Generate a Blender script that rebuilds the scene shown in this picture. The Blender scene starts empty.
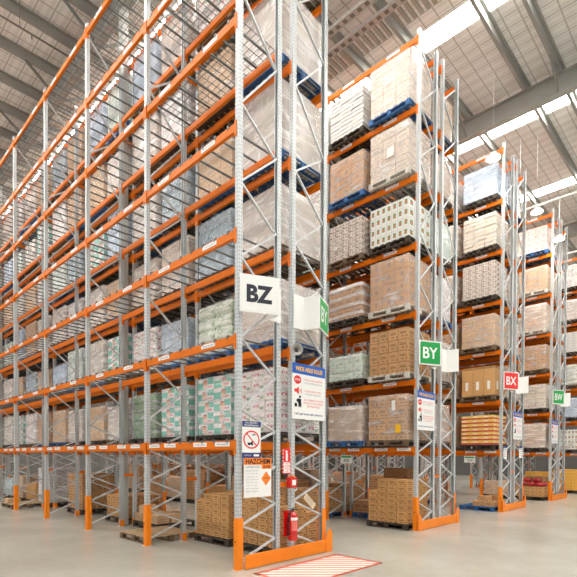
import bpy, bmesh, math, random
from mathutils import Vector, Matrix
R = random.Random(11)
SC = bpy.context.scene
COL = SC.collection

# ------------------------------------------------------------------ helpers
def lin(r, g, b):
    f = lambda v: ((v/255+0.055)/1.055)**2.4 if v > 10 else v/255/12.92
    return (f(r), f(g), f(b), 1.0)

class N:
    """tiny node expression helper"""
    def __init__(s, mat):
        s.t = mat.node_tree
    def new(s, kind, **kw):
        n = s.t.nodes.new(kind)
        for k, v in kw.items(): setattr(n, k, v)
        return n
    def put(s, sock, v):
        if hasattr(v, 'is_output'): s.t.links.new(v, sock)
        else: sock.default_value = v
    def m(s, op, a, b=0.0, c=0.0):
        n = s.new('ShaderNodeMath', operation=op)
        s.put(n.inputs[0], a); s.put(n.inputs[1], b); s.put(n.inputs[2], c)
        return n.outputs[0]
    def mix(s, f, a, b):
        n = s.new('ShaderNodeMix', data_type='RGBA')
        s.put(n.inputs[0], f); s.put(n.inputs[6], a); s.put(n.inputs[7], b)
        return n.outputs[2]
    def noise(s, vec, scale, detail=3.0, rough=0.5):
        n = s.new('ShaderNodeTexNoise')
        if vec is not None: s.put(n.inputs['Vector'], vec)
        n.inputs['Scale'].default_value = scale; n.inputs['Detail'].default_value = detail
        n.inputs['Roughness'].default_value = rough
        return n.outputs['Fac']
    def ramp(s, f, a, b):
        n = s.new('ShaderNodeMapRange', clamp=True)
        s.put(n.inputs[0], f); n.inputs[1].default_value = a; n.inputs[2].default_value = b
        return n.outputs[0]
    def coord(s, which): return s.new('ShaderNodeTexCoord').outputs[which]
    def sep(s, v):
        n = s.new('ShaderNodeSeparateXYZ'); s.put(n.inputs[0], v); return n.outputs
    def comb(s, x, y, z):
        n = s.new('ShaderNodeCombineXYZ')
        for i, v in enumerate((x, y, z)): s.put(n.inputs[i], v)
        return n.outputs[0]
    def band(s, v, a, b):
        return s.m('MULTIPLY', s.m('GREATER_THAN', v, a), s.m('LESS_THAN', v, b))
    def rect(s, u, v, u0, u1, v0, v1):
        return s.m('MULTIPLY', s.band(u, u0, u1), s.band(v, v0, v1))

def mat(name, rgb, rough=0.5, metal=0.0, var=0.0, vscale=6.0, spec=0.5, fn=None, coat=0.0, emit=None):
    m = bpy.data.materials.new(name); m.use_nodes = True
    b = m.node_tree.nodes['Principled BSDF']
    b.inputs['Roughness'].default_value = rough; b.inputs['Metallic'].default_value = metal
    b.inputs['Specular IOR Level'].default_value = spec
    b.inputs['Coat Weight'].default_value = coat
    b.inputs['Coat Roughness'].default_value = 0.2
    c = lin(*rgb); n = N(m)
    col = c
    if var:
        f = n.noise(n.coord('Object'), vscale, 4.0, 0.6)
        col = n.mix(n.ramp(f, 0.3, 0.7), tuple(v*(1-var) for v in c[:3])+(1,), tuple(min(1, v*(1+var)) for v in c[:3])+(1,))
    if fn: col = fn(n, col, b)
    n.put(b.inputs['Base Color'], col)
    if emit:
        b.inputs['Emission Color'].default_value = c; b.inputs['Emission Strength'].default_value = emit
    return m

def tag(o, label=None, cat=None, group=None, kind=None):
    if label: o['label'] = label
    if cat: o['category'] = cat
    if group: o['group'] = group
    if kind: o['kind'] = kind
    return o

def link(o, parent=None):
    COL.objects.link(o)
    if parent is not None: o.parent = parent
    return o

def empty(name, loc=(0, 0, 0), rz=0.0):
    o = bpy.data.objects.new(name, None); o.location = loc; o.rotation_euler = (0, 0, rz)
    o.empty_display_size = 0.2
    return link(o)

def inst(name, me, parent=None, loc=(0, 0, 0), rz=0.0, scale=None):
    o = bpy.data.objects.new(name, me); o.location = loc
    if rz: o.rotation_euler = (0, 0, rz)
    if scale: o.scale = scale
    return link(o, parent)

class MB:
    def __init__(s): s.v = []; s.f = []; s.uv = []; s.mi = []; s.sm = []
    def face(s, ids, uv=None, mi=0, sm=False):
        s.f.append(ids); s.uv.append(uv or [(-1, -1)]*len(ids)); s.mi.append(mi); s.sm.append(sm)
    def box(s, x0, x1, y0, y1, z0, z1, mi=0, T=None):
        b = len(s.v)
        ps = [Vector((x, y, z)) for z in (z0, z1) for y in (y0, y1) for x in (x0, x1)]
        if T is not None: ps = [T @ p for p in ps]
        s.v += [tuple(p) for p in ps]
        q = [(0, 0), (1, 0), (1, 1), (0, 1)]
        s.face([b+2, b+0, b+4, b+6], q, mi); s.face([b+1, b+3, b+7, b+5], q, mi)
        s.face([b+0, b+1, b+5, b+4], q, mi); s.face([b+3, b+2, b+6, b+7], q, mi)
        s.face([b+4, b+5, b+7, b+6], None, mi); s.face([b+2, b+3, b+1, b+0], None, mi)
    def cbox(s, x0, x1, y0, y1, z0, z1, c=0.006, mi=0):
        """box with chamfered edges, side faces carry 0-1 uv"""
        b = len(s.v)
        X, Y, Z = (x0, x1), (y0, y1), (z0, z1)
        idx = {}
        for i in (0, 1):
            for j in (0, 1):
                for k in (0, 1):
                    sx, sy, sz = (1 if i == 0 else -1), (1 if j == 0 else -1), (1 if k == 0 else -1)
                    for ax in range(3):
                        p = [X[i], Y[j], Z[k]]
                        if ax != 0: p[0] += sx*c
                        if ax != 1: p[1] += sy*c
                        if ax != 2: p[2] += sz*c
                        idx[(i, j, k, ax)] = len(s.v); s.v.append(tuple(p))
        q = [(0, 0), (1, 0), (1, 1), (0, 1)]
        g = lambda i, j, k, a: idx[(i, j, k, a)]
        s.face([g(0,1,0,0), g(0,0,0,0), g(0,0,1,0), g(0,1,1,0)], q, mi)
        s.face([g(1,0,0,0), g(1,1,0,0), g(1,1,1,0), g(1,0,1,0)], q, mi)
        s.face([g(0,0,0,1), g(1,0,0,1), g(1,0,1,1), g(0,0,1,1)], q, mi)
        s.face([g(1,1,0,1), g(0,1,0,1), g(0,1,1,1), g(1,1,1,1)], q, mi)
        s.face([g(0,0,1,2), g(1,0,1,2), g(1,1,1,2), g(0,1,1,2)], None, mi)
        s.face([g(0,1,0,2), g(1,1,0,2), g(1,0,0,2), g(0,0,0,2)], None, mi)
        for i in (0, 1):
            for j in (0, 1):
                s.face([g(i,j,0,0), g(i,j,0,1), g(i,j,1,1), g(i,j,1,0)], None, mi)
                s.face([g(i,0,j,0), g(i,0,j,2), g(i,1,j,2), g(i,1,j,0)], None, mi)
                s.face([g(0,i,j,1), g(0,i,j,2), g(1,i,j,2), g(1,i,j,1)], None, mi)
                for k in (0, 1): s.face([g(i,j,k,0), g(i,j,k,1), g(i,j,k,2)], None, mi)
    def bar(s, p0, p1, w, h, mi=0, up=(0, 0, 1)):
        p0, p1 = Vector(p0), Vector(p1); d = (p1-p0); L = d.length; d.normalize()
        u = Vector(up)
        if abs(d.dot(u)) > 0.99: u = Vector((0, 1, 0))
        a = d.cross(u).normalized(); b2 = a.cross(d).normalized()
        T = Matrix((a, d, b2)).transposed().to_4x4(); T.translation = p0
        s.box(-w/2, w/2, 0, L, -h/2, h/2, mi, T)
    def tube(s, p0, p1, r, n=12, mi=0, r1=None, caps=True):
        p0, p1 = Vector(p0), Vector(p1); r1 = r if r1 is None else r1
        d = (p1-p0).normalized()
        u = Vector((0, 0, 1)) if abs(d.z) < 0.9 else Vector((1, 0, 0))
        a = d.cross(u).normalized(); c = a.cross(d)
        b = len(s.v)
        for p, rr in ((p0, r), (p1, r1)):
            for i in range(n):
                t = 2*math.pi*i/n
                s.v.append(tuple(p+a*math.cos(t)*rr+c*math.sin(t)*rr))
        for i in range(n):
            j = (i+1) % n
            s.face([b+i, b+j, b+n+j, b+n+i], [(i/n, 0), ((i+1)/n, 0), ((i+1)/n, 1), (i/n, 1)], mi, True)
        if caps:
            s.face([b+i for i in reversed(range(n))], None, mi); s.face([b+n+i for i in range(n)], None, mi)
    def lathe(s, prof, n=24, mi=0, T=None):
        b = len(s.v)
        for r, z in prof:
            for i in range(n):
                t = 2*math.pi*i/n; p = Vector((r*math.cos(t), r*math.sin(t), z))
                s.v.append(tuple(T @ p if T is not None else p))
        for k in range(len(prof)-1):
            for i in range(n):
                j = (i+1) % n
                s.face([b+k*n+i, b+k*n+j, b+(k+1)*n+j, b+(k+1)*n+i],
                       [(i/n, k/(len(prof)-1)), ((i+1)/n, k/(len(prof)-1)), ((i+1)/n, (k+1)/(len(prof)-1)), (i/n, (k+1)/(len(prof)-1))], mi, True)
    def prism(s, poly, z0, z1, mi=0, T=None):
        """closed polygon in XY extruded along Z (ccw)"""
        b = len(s.v); n = len(poly)
        for z in (z0, z1):
            for x, y in poly:
                p = Vector((x, y, z)); s.v.append(tuple(T @ p if T is not None else p))
        for i in range(n):
            j = (i+1) % n
            s.face([b+i, b+j, b+n+j, b+n+i], None, mi)
        s.face([b+i for i in reversed(range(n))], None, mi); s.face([b+n+i for i in range(n)], None, mi)
    def mesh(s, name, mats):
        me = bpy.data.meshes.new(name)
        me.from_pydata(s.v, [], s.f); me.update()
        for m in (mats if isinstance(mats, (list, tuple)) else [mats]): me.materials.append(m)
        me.polygons.foreach_set('material_index', s.mi)
        me.polygons.foreach_set('use_smooth', s.sm)
        ul = me.uv_layers.new(name='UVMap')
        flat = [c for f in s.uv for p in f for c in p]
        ul.data.foreach_set('uv', flat)
        return me
    def build(s, name, mats, parent=None, loc=(0, 0, 0), rz=0.0):
        return inst(name, s.mesh(name, mats), parent, loc, rz)

# ------------------------------------------------------------------ materials
def holes(n, col, b):
    x, y, z = n.sep(n.coord('Object'))
    nx = n.m('ABSOLUTE', n.sep(n.coord('Normal'))[0])
    f = n.m('GREATER_THAN', nx, 0.5)
    side = n.m('ADD', n.m('MULTIPLY', f, y), n.m('MULTIPLY', n.m('SUBTRACT', 1.0, f), x))
    d = n.m('DIVIDE', n.m('SUBTRACT', n.m('ABSOLUTE', side), 0.020), 0.007)
    zz = n.m('DIVIDE', n.m('SUBTRACT', n.m('MODULO', z, 0.06), 0.03), 0.014)
    h = n.m('LESS_THAN', n.m('ADD', n.m('MULTIPLY', d, d), n.m('MULTIPLY', zz, zz)), 1.0)
    return n.mix(h, col, lin(132, 136, 138))
GALV_POST = mat('galvanised_post', (200, 204, 204), 0.42, 0.2, 0.08, 5, fn=holes)
GALV = mat('galvanised_steel', (202, 205, 205), 0.4, 0.2, 0.1, 8)
WIRE = mat('zinc_wire', (92, 94, 92), 0.45, 0.3)
BARM = mat('dark_steel_bar', (104, 108, 106), 0.4, 0.3)
ORANGE = mat('orange_powder_coat', (226, 114, 0), 0.42, 0.0, 0.06, 3, spec=0.25)
ORANGE_G = mat('orange_guard_paint', (246, 134, 0), 0.42, 0.0, 0.05, 4)
WHITE = mat('white_panel', (240, 240, 236), 0.45)
BLACK = mat('black_ink', (24, 24, 28), 0.6)
INK = mat('navy_black_ink', (34, 38, 52), 0.6)
GREEN = mat('sign_green', (18, 158, 72), 0.45)
RED = mat('sign_red', (226, 40, 34), 0.45)
BLUE = mat('sign_blue', (22, 92, 190), 0.45)
NAVY = mat('sign_navy', (36, 58, 120), 0.45)
YEL = mat('sign_yellow', (252, 196, 40), 0.5)
SORANGE = mat('sign_orange', (246, 132, 34), 0.5)
TEXTGREY = mat('printed_text_grey', (130, 130, 134), 0.6)
REDP = mat('red_enamel', (214, 26, 22), 0.25, coat=0.4)
GREYP = mat('grey_plastic', (176, 174, 166), 0.45)
RUB = mat('black_rubber', (26, 26, 26), 0.6)
PAPER = mat('cream_card', (226, 206, 172), 0.7)

def label_fn(n, col, b):
    u, v, _ = n.sep(n.coord('UV'))
    k = n.m('FRACT', n.m('MULTIPLY', u, 9.0))
    tx = n.m('MULTIPLY', n.rect(u, v, 0.12, 0.88, 0.32, 0.66), n.m('GREATER_THAN', k, 0.4))
    return n.mix(tx, col, lin(150, 152, 158))
LABEL = mat('beam_label_paper', (240, 240, 238), 0.5, fn=label_fn)

def wood_fn(n, col, b):
    f = n.noise(n.coord('Object'), 14.0, 5.0, 0.6)
    return n.mix(n.ramp(f, 0.35, 0.7), tuple(v*0.7 for v in col[:3])+(1,), col)
PAL = {
    'wood': mat('weathered_pallet_wood', (120, 98, 72), 0.75, fn=wood_fn),
    'dark': mat('dark_pallet_wood', (70, 60, 48), 0.75, fn=wood_fn),
    'blue': mat('blue_painted_pallet', (38, 96, 154), 0.6, 0, 0.25, 10),
    'white': mat('pale_pallet_wood', (206, 202, 192), 0.7, 0, 0.12, 10),
    'pale': mat('bare_pallet_deck_wood', (196, 166, 126), 0.7, fn=wood_fn),
}

# carton materials, print follows the uv of every side face
def rnd_tint(n, col, amt=0.12):
    r = n.new('ShaderNodeObjectInfo').outputs['Random']
    g = n.noise(n.coord('Object'), 3.0, 2.0)
    f = n.m('ADD', n.m('MULTIPLY', r, 0.6), n.m('MULTIPLY', g, 0.4))
    return n.mix(f, tuple(v*(1-amt) for v in col[:3])+(1,), tuple(min(1, v*(1+amt)) for v in col[:3])+(1,))
def pr_text(ink=(76, 54, 38), a=0.75):
    def fn(n, col, b):
        u, v, _ = n.sep(n.coord('UV')); col = rnd_tint(n, col)
        k = n.m('FRACT', n.m('MULTIPLY', u, 11.0)); nz = n.noise(n.coord('UV'), 9.0, 1.0)
        g = n.m('MULTIPLY', n.m('GREATER_THAN', k, 0.3), n.m('GREATER_THAN', nz, 0.43))
        t = n.m('MULTIPLY', n.rect(u, v, 0.18, 0.82, 0.42, 0.68), g)
        t2 = n.m('MULTIPLY', n.rect(u, v, 0.3, 0.62, 0.16, 0.28), n.m('GREATER_THAN', nz, 0.4))
        t3 = n.rect(u, v, 0.84, 0.95, 0.1, 0.3)
        top = n.band(v, 0.955, 1.1); edge = n.m('MULTIPLY', n.band(u, 0.0, 0.02), n.band(v, 0.0, 1.0))
        s = n.m('MINIMUM', 1.0, n.m('ADD', n.m('ADD', t, t2), n.m('ADD', t3, n.m('MULTIPLY', n.m('ADD', top, edge), 1.0))))
        return n.mix(n.m('MULTIPLY', s, a), col, lin(*ink))
    return fn
def pr_square(n, col, b):       # small square grey-blue mark on every carton
    u, v, _ = n.sep(n.coord('UV')); col = rnd_tint(n, col)
    s = n.rect(u, v, 0.4, 0.62, 0.36, 0.72); l = n.m('MULTIPLY', n.band(v, 0.95, 1.1), 0.5)
    nz = n.noise(n.coord('UV'), 14.0, 1.0)
    return n.mix(n.m('MULTIPLY', n.m('ADD', n.m('MULTIPLY', s, n.m('GREATER_THAN', nz, 0.42)), l), 0.6), col, lin(92, 92, 112))
def pr_green(n, col, b):        # green framed label with a red spot
    u, v, _ = n.sep(n.coord('UV')); col = rnd_tint(n, col, 0.04)
    o = n.rect(u, v, 0.26, 0.78, 0.26, 0.76); i = n.rect(u, v, 0.36, 0.68, 0.34, 0.62)
    e = n.m('ADD', n.band(v, 0.96, 1.1), n.m('MULTIPLY', n.band(u, 0.0, 0.03), n.band(v, 0, 1)))
    c = n.mix(o, col, lin(58, 150, 88)); c = n.mix(i, c, lin(222, 112, 88))
    return n.mix(n.m('MULTIPLY', e, 0.45), c, lin(150, 146, 138))
def pr_baby(n, col, b):         # nappy cartons, teal and white blocks with rounded skin-coloured photo
    u, v, _ = n.sep(n.coord('UV')); r = n.new('ShaderNodeObjectInfo').outputs['Random']
    sft = n.m('MULTIPLY', r, 0.5)
    teal = n.m('MAXIMUM', n.rect(u, v, 0.0, 0.46, 0.0, 0.62), n.rect(u, v, 0.62, 1.0, 0.42, 1.0))
    du = n.m('DIVIDE', n.m('SUBTRACT', u, n.m('ADD', 0.4, n.m('MULTIPLY', sft, 0.5))), 0.15)
    dv = n.m('DIVIDE', n.m('SUBTRACT', v, 0.66), 0.2)
    hd = n.m('LESS_THAN', n.m('ADD', n.m('MULTIPLY', du, du), n.m('MULTIPLY', dv, dv)), 1.0)
    dv2 = n.m('DIVIDE', n.m('SUBTRACT', v, 0.26), 0.24); du2 = n.m('DIVIDE', n.m('SUBTRACT', du, 0.2), 1.35)
    bd = n.m('LESS_THAN', n.m('ADD', n.m('MULTIPLY', du2, du2), n.m('MULTIPLY', dv2, dv2)), 1.0)
    hair = n.m('MULTIPLY', hd, n.m('GREATER_THAN', v, 0.76))
    e = n.m('MULTIPLY', n.band(v, 0.965, 1.1), 0.5)
    c = n.mix(teal, col, lin(112, 196, 178)); c = n.mix(bd, c, lin(238, 208, 196))
    c = n.mix(hd, c, lin(226, 164, 132)); c = n.mix(hair, c, lin(120, 84, 60))
    c = n.mix(n.m('MULTIPLY', n.rect(u, v, 0.66, 0.92, 0.12, 0.28), 0.7), c, lin(206, 80, 120))
    return n.mix(e, c, lin(120, 140, 136))
def pr_pink(n, col, b):
    u, v, _ = n.sep(n.coord('UV')); col = rnd_tint(n, col, 0.05); nz = n.noise(n.coord('UV'), 7.0, 1.0)
    c = n.mix(n.m('MULTIPLY', n.rect(u, v, 0.15, 0.6, 0.4, 0.7), n.m('GREATER_THAN', nz, 0.46)), col, lin(206, 92, 112))
    c = n.mix(n.m('MULTIPLY', n.rect(u, v, 0.62, 0.95, 0.15, 0.5), n.m('GREATER_THAN', nz, 0.44)), c, lin(120, 160, 120))
    return n.mix(n.m('MULTIPLY', n.band(v, 0.95, 1.1), 0.4), c, lin(140, 134, 130))
def pr_stripe(n, col, b):
    u, v, _ = n.sep(n.coord('UV')); col = rnd_tint(n, col, 0.05)
    c = n.mix(n.m('MULTIPLY', n.band(v, 0.0, 0.42), n.band(u, 0.0, 1.0)), col, lin(206, 70, 66))
    c = n.mix(n.rect(u, v, 0.1, 0.5, 0.5, 0.82), c, lin(246, 236, 190))
    return n.mix(n.m('MULTIPLY', n.band(v, 0.95, 1.1), 0.5), c, lin(150, 90, 60))
def pr_mottle(dark):
    def fn(n, col, b):
        f = n.noise(n.coord('Object'), 13.0, 2.0, 0.5)
        return n.mix(n.ramp(f, 0.50, 0.64), col, lin(*dark))
    return fn
def pr_layers(n, col, b):
    u, v, _ = n.sep(n.coord('UV')); col = rnd_tint(n, col, 0.05)
    return n.mix(n.m('MULTIPLY', n.m('ADD', n.band(v, 0.84, 1.1), n.band(v, 0.0, 0.1)), 0.5), col, lin(140, 136, 130))
def pr_whitelabel(n, col, b):
    u, v, _ = n.sep(n.coord('UV')); col = rnd_tint(n, col, 0.06)
    c = n.mix(n.rect(u, v, 0.34, 0.62, 0.2, 0.5), col, lin(240, 238, 230))
    return n.mix(n.m('MULTIPLY', n.band(v, 0.93, 1.1), 0.6), c, lin(140, 100, 60))

# style: material, units along x, units along y, unit height, chamfer
CM = {
    'brown':   (mat('brown_carton', (202, 156, 108), 0.7, fn=pr_text()), 3, 4, 0.27, 0.006, 'brown printed cartons'),
    'brownsq': (mat('brown_square_mark_carton', (196, 150, 106), 0.65, fn=pr_square), 3, 3, 0.3, 0.006, 'brown square-marked cartons'),
    'small':   (mat('small_brown_carton', (206, 156, 98), 0.7, fn=pr_text((66, 42, 26), 0.85)), 3, 4, 0.145, 0.004, 'small brown printed cartons'),
    'tan':     (mat('tan_carton', (206, 170, 130), 0.62, fn=pr_text((150, 120, 92), 0.4)), 3, 3, 0.2, 0.006, 'tan cartons'),
    'tanbox':  (mat('tan_bulk_box', (208, 160, 102), 0.7, fn=pr_whitelabel), 2, 3, 0.96, 0.008, 'big white-labelled tan boxes'),
    'pale':    (mat('pale_carton', (220, 202, 186), 0.6, fn=pr_text((128, 104, 88), 0.55)), 3, 3, 0.24, 0.006, 'pale cartons'),
    'wgreen':  (mat('white_carton_green_label', (228, 227, 221), 0.6, fn=pr_green), 4, 7, 0.24, 0.004, 'green-labelled white cartons'),
    'layers':  (mat('white_tray', (226, 224, 220), 0.55, fn=pr_layers), 2, 3, 0.1, 0.018, 'white stacked trays'),
    'wtan':    (mat('white_tan_tray', (224, 210, 192), 0.55, fn=pr_layers), 2, 3, 0.13, 0.014, 'white and tan layered trays'),
    'bottle':  (mat('white_bottle_pack', (224, 215, 206), 0.5, fn=pr_mottle((148, 118, 100))), 4, 5, 0.16, 0.015, 'speckled white packs'),
    'pgreen':  (mat('pale_green_pack', (222, 230, 220), 0.5, fn=pr_mottle((150, 196, 170))), 3, 4, 0.2, 0.012, 'pale green packs'),
    'baby':    (mat('nappy_carton', (240, 236, 234), 0.55, fn=pr_baby), 2, 2, 0.23, 0.006, 'teal-white nappy cartons'),
    'pink':    (mat('white_pink_pack', (238, 230, 226), 0.5, fn=pr_pink), 3, 3, 0.2, 0.012, 'white packs with pink print'),
    'bags':    (mat('white_green_bag', (228, 232, 220), 0.5, fn=pr_mottle((158, 186, 146))), 2, 2, 0.24, 0.045, 'plump white-green bags'),
    'bluish':  (mat('pale_blue_pack', (216, 224, 232), 0.4, fn=pr_mottle((168, 190, 214))), 3, 3, 0.2, 0.02, 'pale blue packs'),
    'grey':    (mat('grey_blue_pack', (178, 194, 204), 0.4, fn=pr_mottle((120, 138, 150))), 3, 3, 0.22, 0.02, 'grey-blue packs'),
    'ystripe': (mat('yellow_red_carton', (238, 206, 110), 0.6, fn=pr_stripe), 3, 3, 0.15, 0.005, 'yellow-red striped cartons'),
    'redtext': (mat('white_carton_red_text', (242, 234, 226), 0.6, fn=pr_text((206, 84, 70), 0.8)), 3, 4, 0.26, 0.006, 'red-lettered white cartons'),
    'yellow':  (mat('yellow_carton', (232, 176, 78), 0.6, fn=pr_text((150, 90, 40), 0.5)), 3, 4, 0.15, 0.005, 'yellow-orange cartons'),
    'redbag':  (mat('red_bag', (186, 36, 44), 0.45, fn=pr_mottle((120, 20, 30))), 2, 2, 0.2, 0.05, 'red bags'),
    'dkgreen': (mat('dark_green_pack', (126, 152, 116), 0.5, fn=pr_mottle((80, 112, 76))), 3, 3, 0.2, 0.02, 'mottled green packs'),
}

def film(name, tint, lo, hi, band=False):
    m = bpy.data.materials.new(name); m.use_nodes = True; n = N(m)
    b = m.node_tree.nodes['Principled BSDF']; out = m.node_tree.nodes['Material Output']
    b.inputs['Base Color'].default_value = lin(*tint); b.inputs['Roughness'].default_value = 0.18
    b.inputs['Specular IOR Level'].default_value = 0.6
    oc = n.coord('Object')
    x, y, z = n.sep(oc)
    r = n.m('MULTIPLY', n.new('ShaderNodeObjectInfo').outputs['Random'], 37.0)
    sl = n.m('ADD', n.m('MULTIPLY', n.m('ADD', x, y), 0.5), 0.0)
    sk = n.comb(n.m('MULTIPLY', x, 1.3), n.m('ADD', n.m('MULTIPLY', y, 1.3), r), n.m('MULTIPLY', n.m('ADD', z, n.m('MULTIPLY', sl, 0.12)), 9.0))
    f1 = n.noise(sk, 1.5, 3.0, 0.55)
    f2 = n.noise(n.comb(x, n.m('ADD', y, r), z), 1.8, 2.0, 0.5)
    # fine pulled creases, steeper than the bands
    f3 = n.noise(n.comb(n.m('ADD', n.m('MULTIPLY', x, 9.0), n.m('MULTIPLY', z, 5.0)), n.m('ADD', n.m('ADD', n.m('MULTIPLY', y, 9.0), r), n.m('MULTIPLY', z, 5.0)), z), 1.2, 1.0)
    st = n.m('MAXIMUM', n.ramp(f1, 0.52, 0.68), n.m('MULTIPLY', n.m('MULTIPLY', n.ramp(f3, 0.6, 0.72), n.ramp(f2, 0.42, 0.6)), 0.8))
    base = n.m('ADD', lo, n.m('MULTIPLY', n.ramp(f2, 0.35, 0.65), lo*0.5))
    fo = n.m('ADD', base, n.m('MULTIPLY', st, hi))
    if band: fo = n.m('ADD', fo, n.m('MULTIPLY', n.m('GREATER_THAN', n.m('FRACT', n.m('ADD', n.m('MULTIPLY', z, 4.0), n.m('MULTIPLY', f2, 0.3))), 0.68), 0.4))
    class _F: outputs = [n.m('MINIMUM', fo, 0.95)]
    fac = _F
    tr = n.new('ShaderNodeBsdfTransparent'); mx = n.new('ShaderNodeMixShader')
    bp = n.new('ShaderNodeBump'); bp.inputs['Strength'].default_value = 0.5; bp.inputs['Distance'].default_value = 0.03
    n.put(bp.inputs['Height'], f1); n.put(b.inputs['Normal'], bp.outputs[0])
    n.put(mx.inputs[0], fac.outputs[0]); n.put(mx.inputs[1], tr.outputs[0]); n.put(mx.inputs[2], b.outputs[0])
    n.put(out.inputs[0], mx.outputs[0])
    return m
FILM = {'heavy': film('stretch_film', (252, 252, 252), 0.26, 0.36),
        'mid': film('thin_stretch_film', (252, 252, 252), 0.10, 0.34),
        'band': film('banded_stretch_film', (252, 252, 252), 0.1, 0.3, True),
        'blue': film('blue_tinted_film', (216, 228, 244), 0.3, 0.3),
        'grey': film('grey_tinted_film', (206, 216, 222), 0.28, 0.3)}

# ------------------------------------------------------------------ dimensions
W = 2.8; P = 5.5627; D = 2.0378; FD = 0.84
LV = [0.0] + [1.960+1.6371*k for k in range(7)]     # beam centre heights, LV[1]..LV[7]
TOP = 12.0
BH = 0.13

# ------------------------------------------------------------------ rack part meshes
def post_mesh(h):
    b = MB(); w, t, d = 0.043, 0.006, 0.042
    # open C section, web on -X
    poly = [(-d, -w), (d, -w), (d, -w+0.018), (d-t, -w+0.018), (d-t, -w+t), (-d+t, -w+t), (-d+t, w-t), (d-t, w-t), (d-t, w-0.018), (d, w-0.018), (d, w), (-d, w)]
    bb = len(b.v)
    b.prism(poly, 0.008, h)
    b.box(-0.075, 0.075, -0.07, 0.07, 0.0, 0.009)
    return b.mesh('post', GALV_POST)
POST = post_mesh(TOP)
def guard_mesh(h):
    b = MB(); w, t, d = 0.058, 0.009, 0.058
    poly = [(-d, -w+0.02), (-d+0.02, -w), (d, -w), (d, -w+t), (-d+0.02+t, -w+t), (-d+t, -w+0.02+t), (-d+t, w-0.02-t), (-d+0.02+t, w-t), (d, w-t), (d, w), (-d+0.02, w), (-d, w-0.02)]
    b.prism(poly, 0.0, h)
    b.box(-d-0.012, -d+0.03, -w-0.012, w+0.012, 0.0, 0.012)
    n = 10; T = Matrix.Translation((-d-0.001, 0, h*0.55)) @ Matrix.Rotation(-math.pi/2, 4, 'Y')
    b.prism([(0.014*math.cos(2*math.pi*i/n), 0.014*math.sin(2*math.pi*i/n)) for i in range(n)], 0, 0.003, 1, T)
    return b.mesh('foot_guard', [ORANGE_G, RUB])
GUARD = guard_mesh(0.82); FOOT = guard_mesh(0.17)
def beam_mesh():
    b = MB(); L = W-0.1
    # stepped box beam
    b.cbox(-0.025, 0.025, 0, L, -BH/2, BH/2, 0.006)
    b.box(0.02, 0.034, 0.04, L-0.04, -BH/2+0.004, BH/2-0.04)
    for y in (0, L):
        s = -1 if y == 0 else 1
        b.box(-0.036, 0.03, min(y, y-s*0.006), max(y, y-s*0.006), -0.15, 0.085)
        b.box(-0.036, -0.026, min(y-s*0.006, y+s*0.047), max(y-s*0.006, y+s*0.047), -0.15, 0.085)
    return b
BEAM_B = beam_mesh(); BEAM = BEAM_B.mesh('beam', ORANGE)
def mesh_append(dst, src, loc, flip=False):
    b = len(dst.v)
    for x, y, z in src.v: dst.v.append(((-x if flip else x)+loc[0], y+loc[1], z+loc[2]))
    for f, u, m, s in zip(src.f, src.uv, src.mi, src.sm):
        ids = [b+i for i in f]
        if flip: ids = ids[::-1]; u = u[::-1]
        dst.face(ids, u, m, s)
lb = MB(); lb.box(-0.004, 0, -0.19, 0.19, -0.034, 0.034); BLABEL = lb.mesh('bin_label', LABEL)
bb_ = MB(); bb_.box(-0.045, FD+0.045, -0.013, 0.013, 0.0, 0.026); bb_.box(-0.052, -0.03, -0.02, 0.02, -0.03, 0.028); bb_.box(FD+0.03, FD+0.052, -0.02, 0.02, -0.03, 0.028)
BARB = bb_; BARME = bb_.mesh('support_bar', BARM)
def deck_mesh():
    b = MB()
    for i in range(19): b.box(-0.02, FD+0.02, 0.03+i*0.148-0.004, 0.03+i*0.148+0.004, 0, 0.006)
    for j in range(9): b.box(-0.02+j*0.108-0.004+0.004, -0.02+j*0.108+0.008, 0.02, W-0.12, 0.006, 0.012)
    return b
DECKB = deck_mesh(); DECK = DECKB.mesh('mesh_deck', WIRE)

INN = [0.42, 1.0, 1.61, 2.2, 3.09, 4.28, 5.49, 6.73, 8.19, 9.6, 11.0]
OUT = [0.14, 0.70, 1.30, 1.90, 2.53, 3.65, 4.91, 6.06, 7.27, 9.0, 10.3, 11.7]
def brace_segments():
    s = [(OUT[0], INN[0])]
    for i in range(len(INN)):
        s.append((OUT[i+1], INN[i]))
        if i+1 < len(INN): s.append((OUT[i+1], INN[i+1]))
    return s
SEG = brace_segments()
BR_ME = {}
def brace_shape(b, x0, x1, z0, z1, y, k):
    yy = y + (0.017 if k % 2 else -0.017)
    b.bar((x0, yy, z0), (x1, yy, z1), 0.030, 0.036, up=(0, 1, 0))

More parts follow.
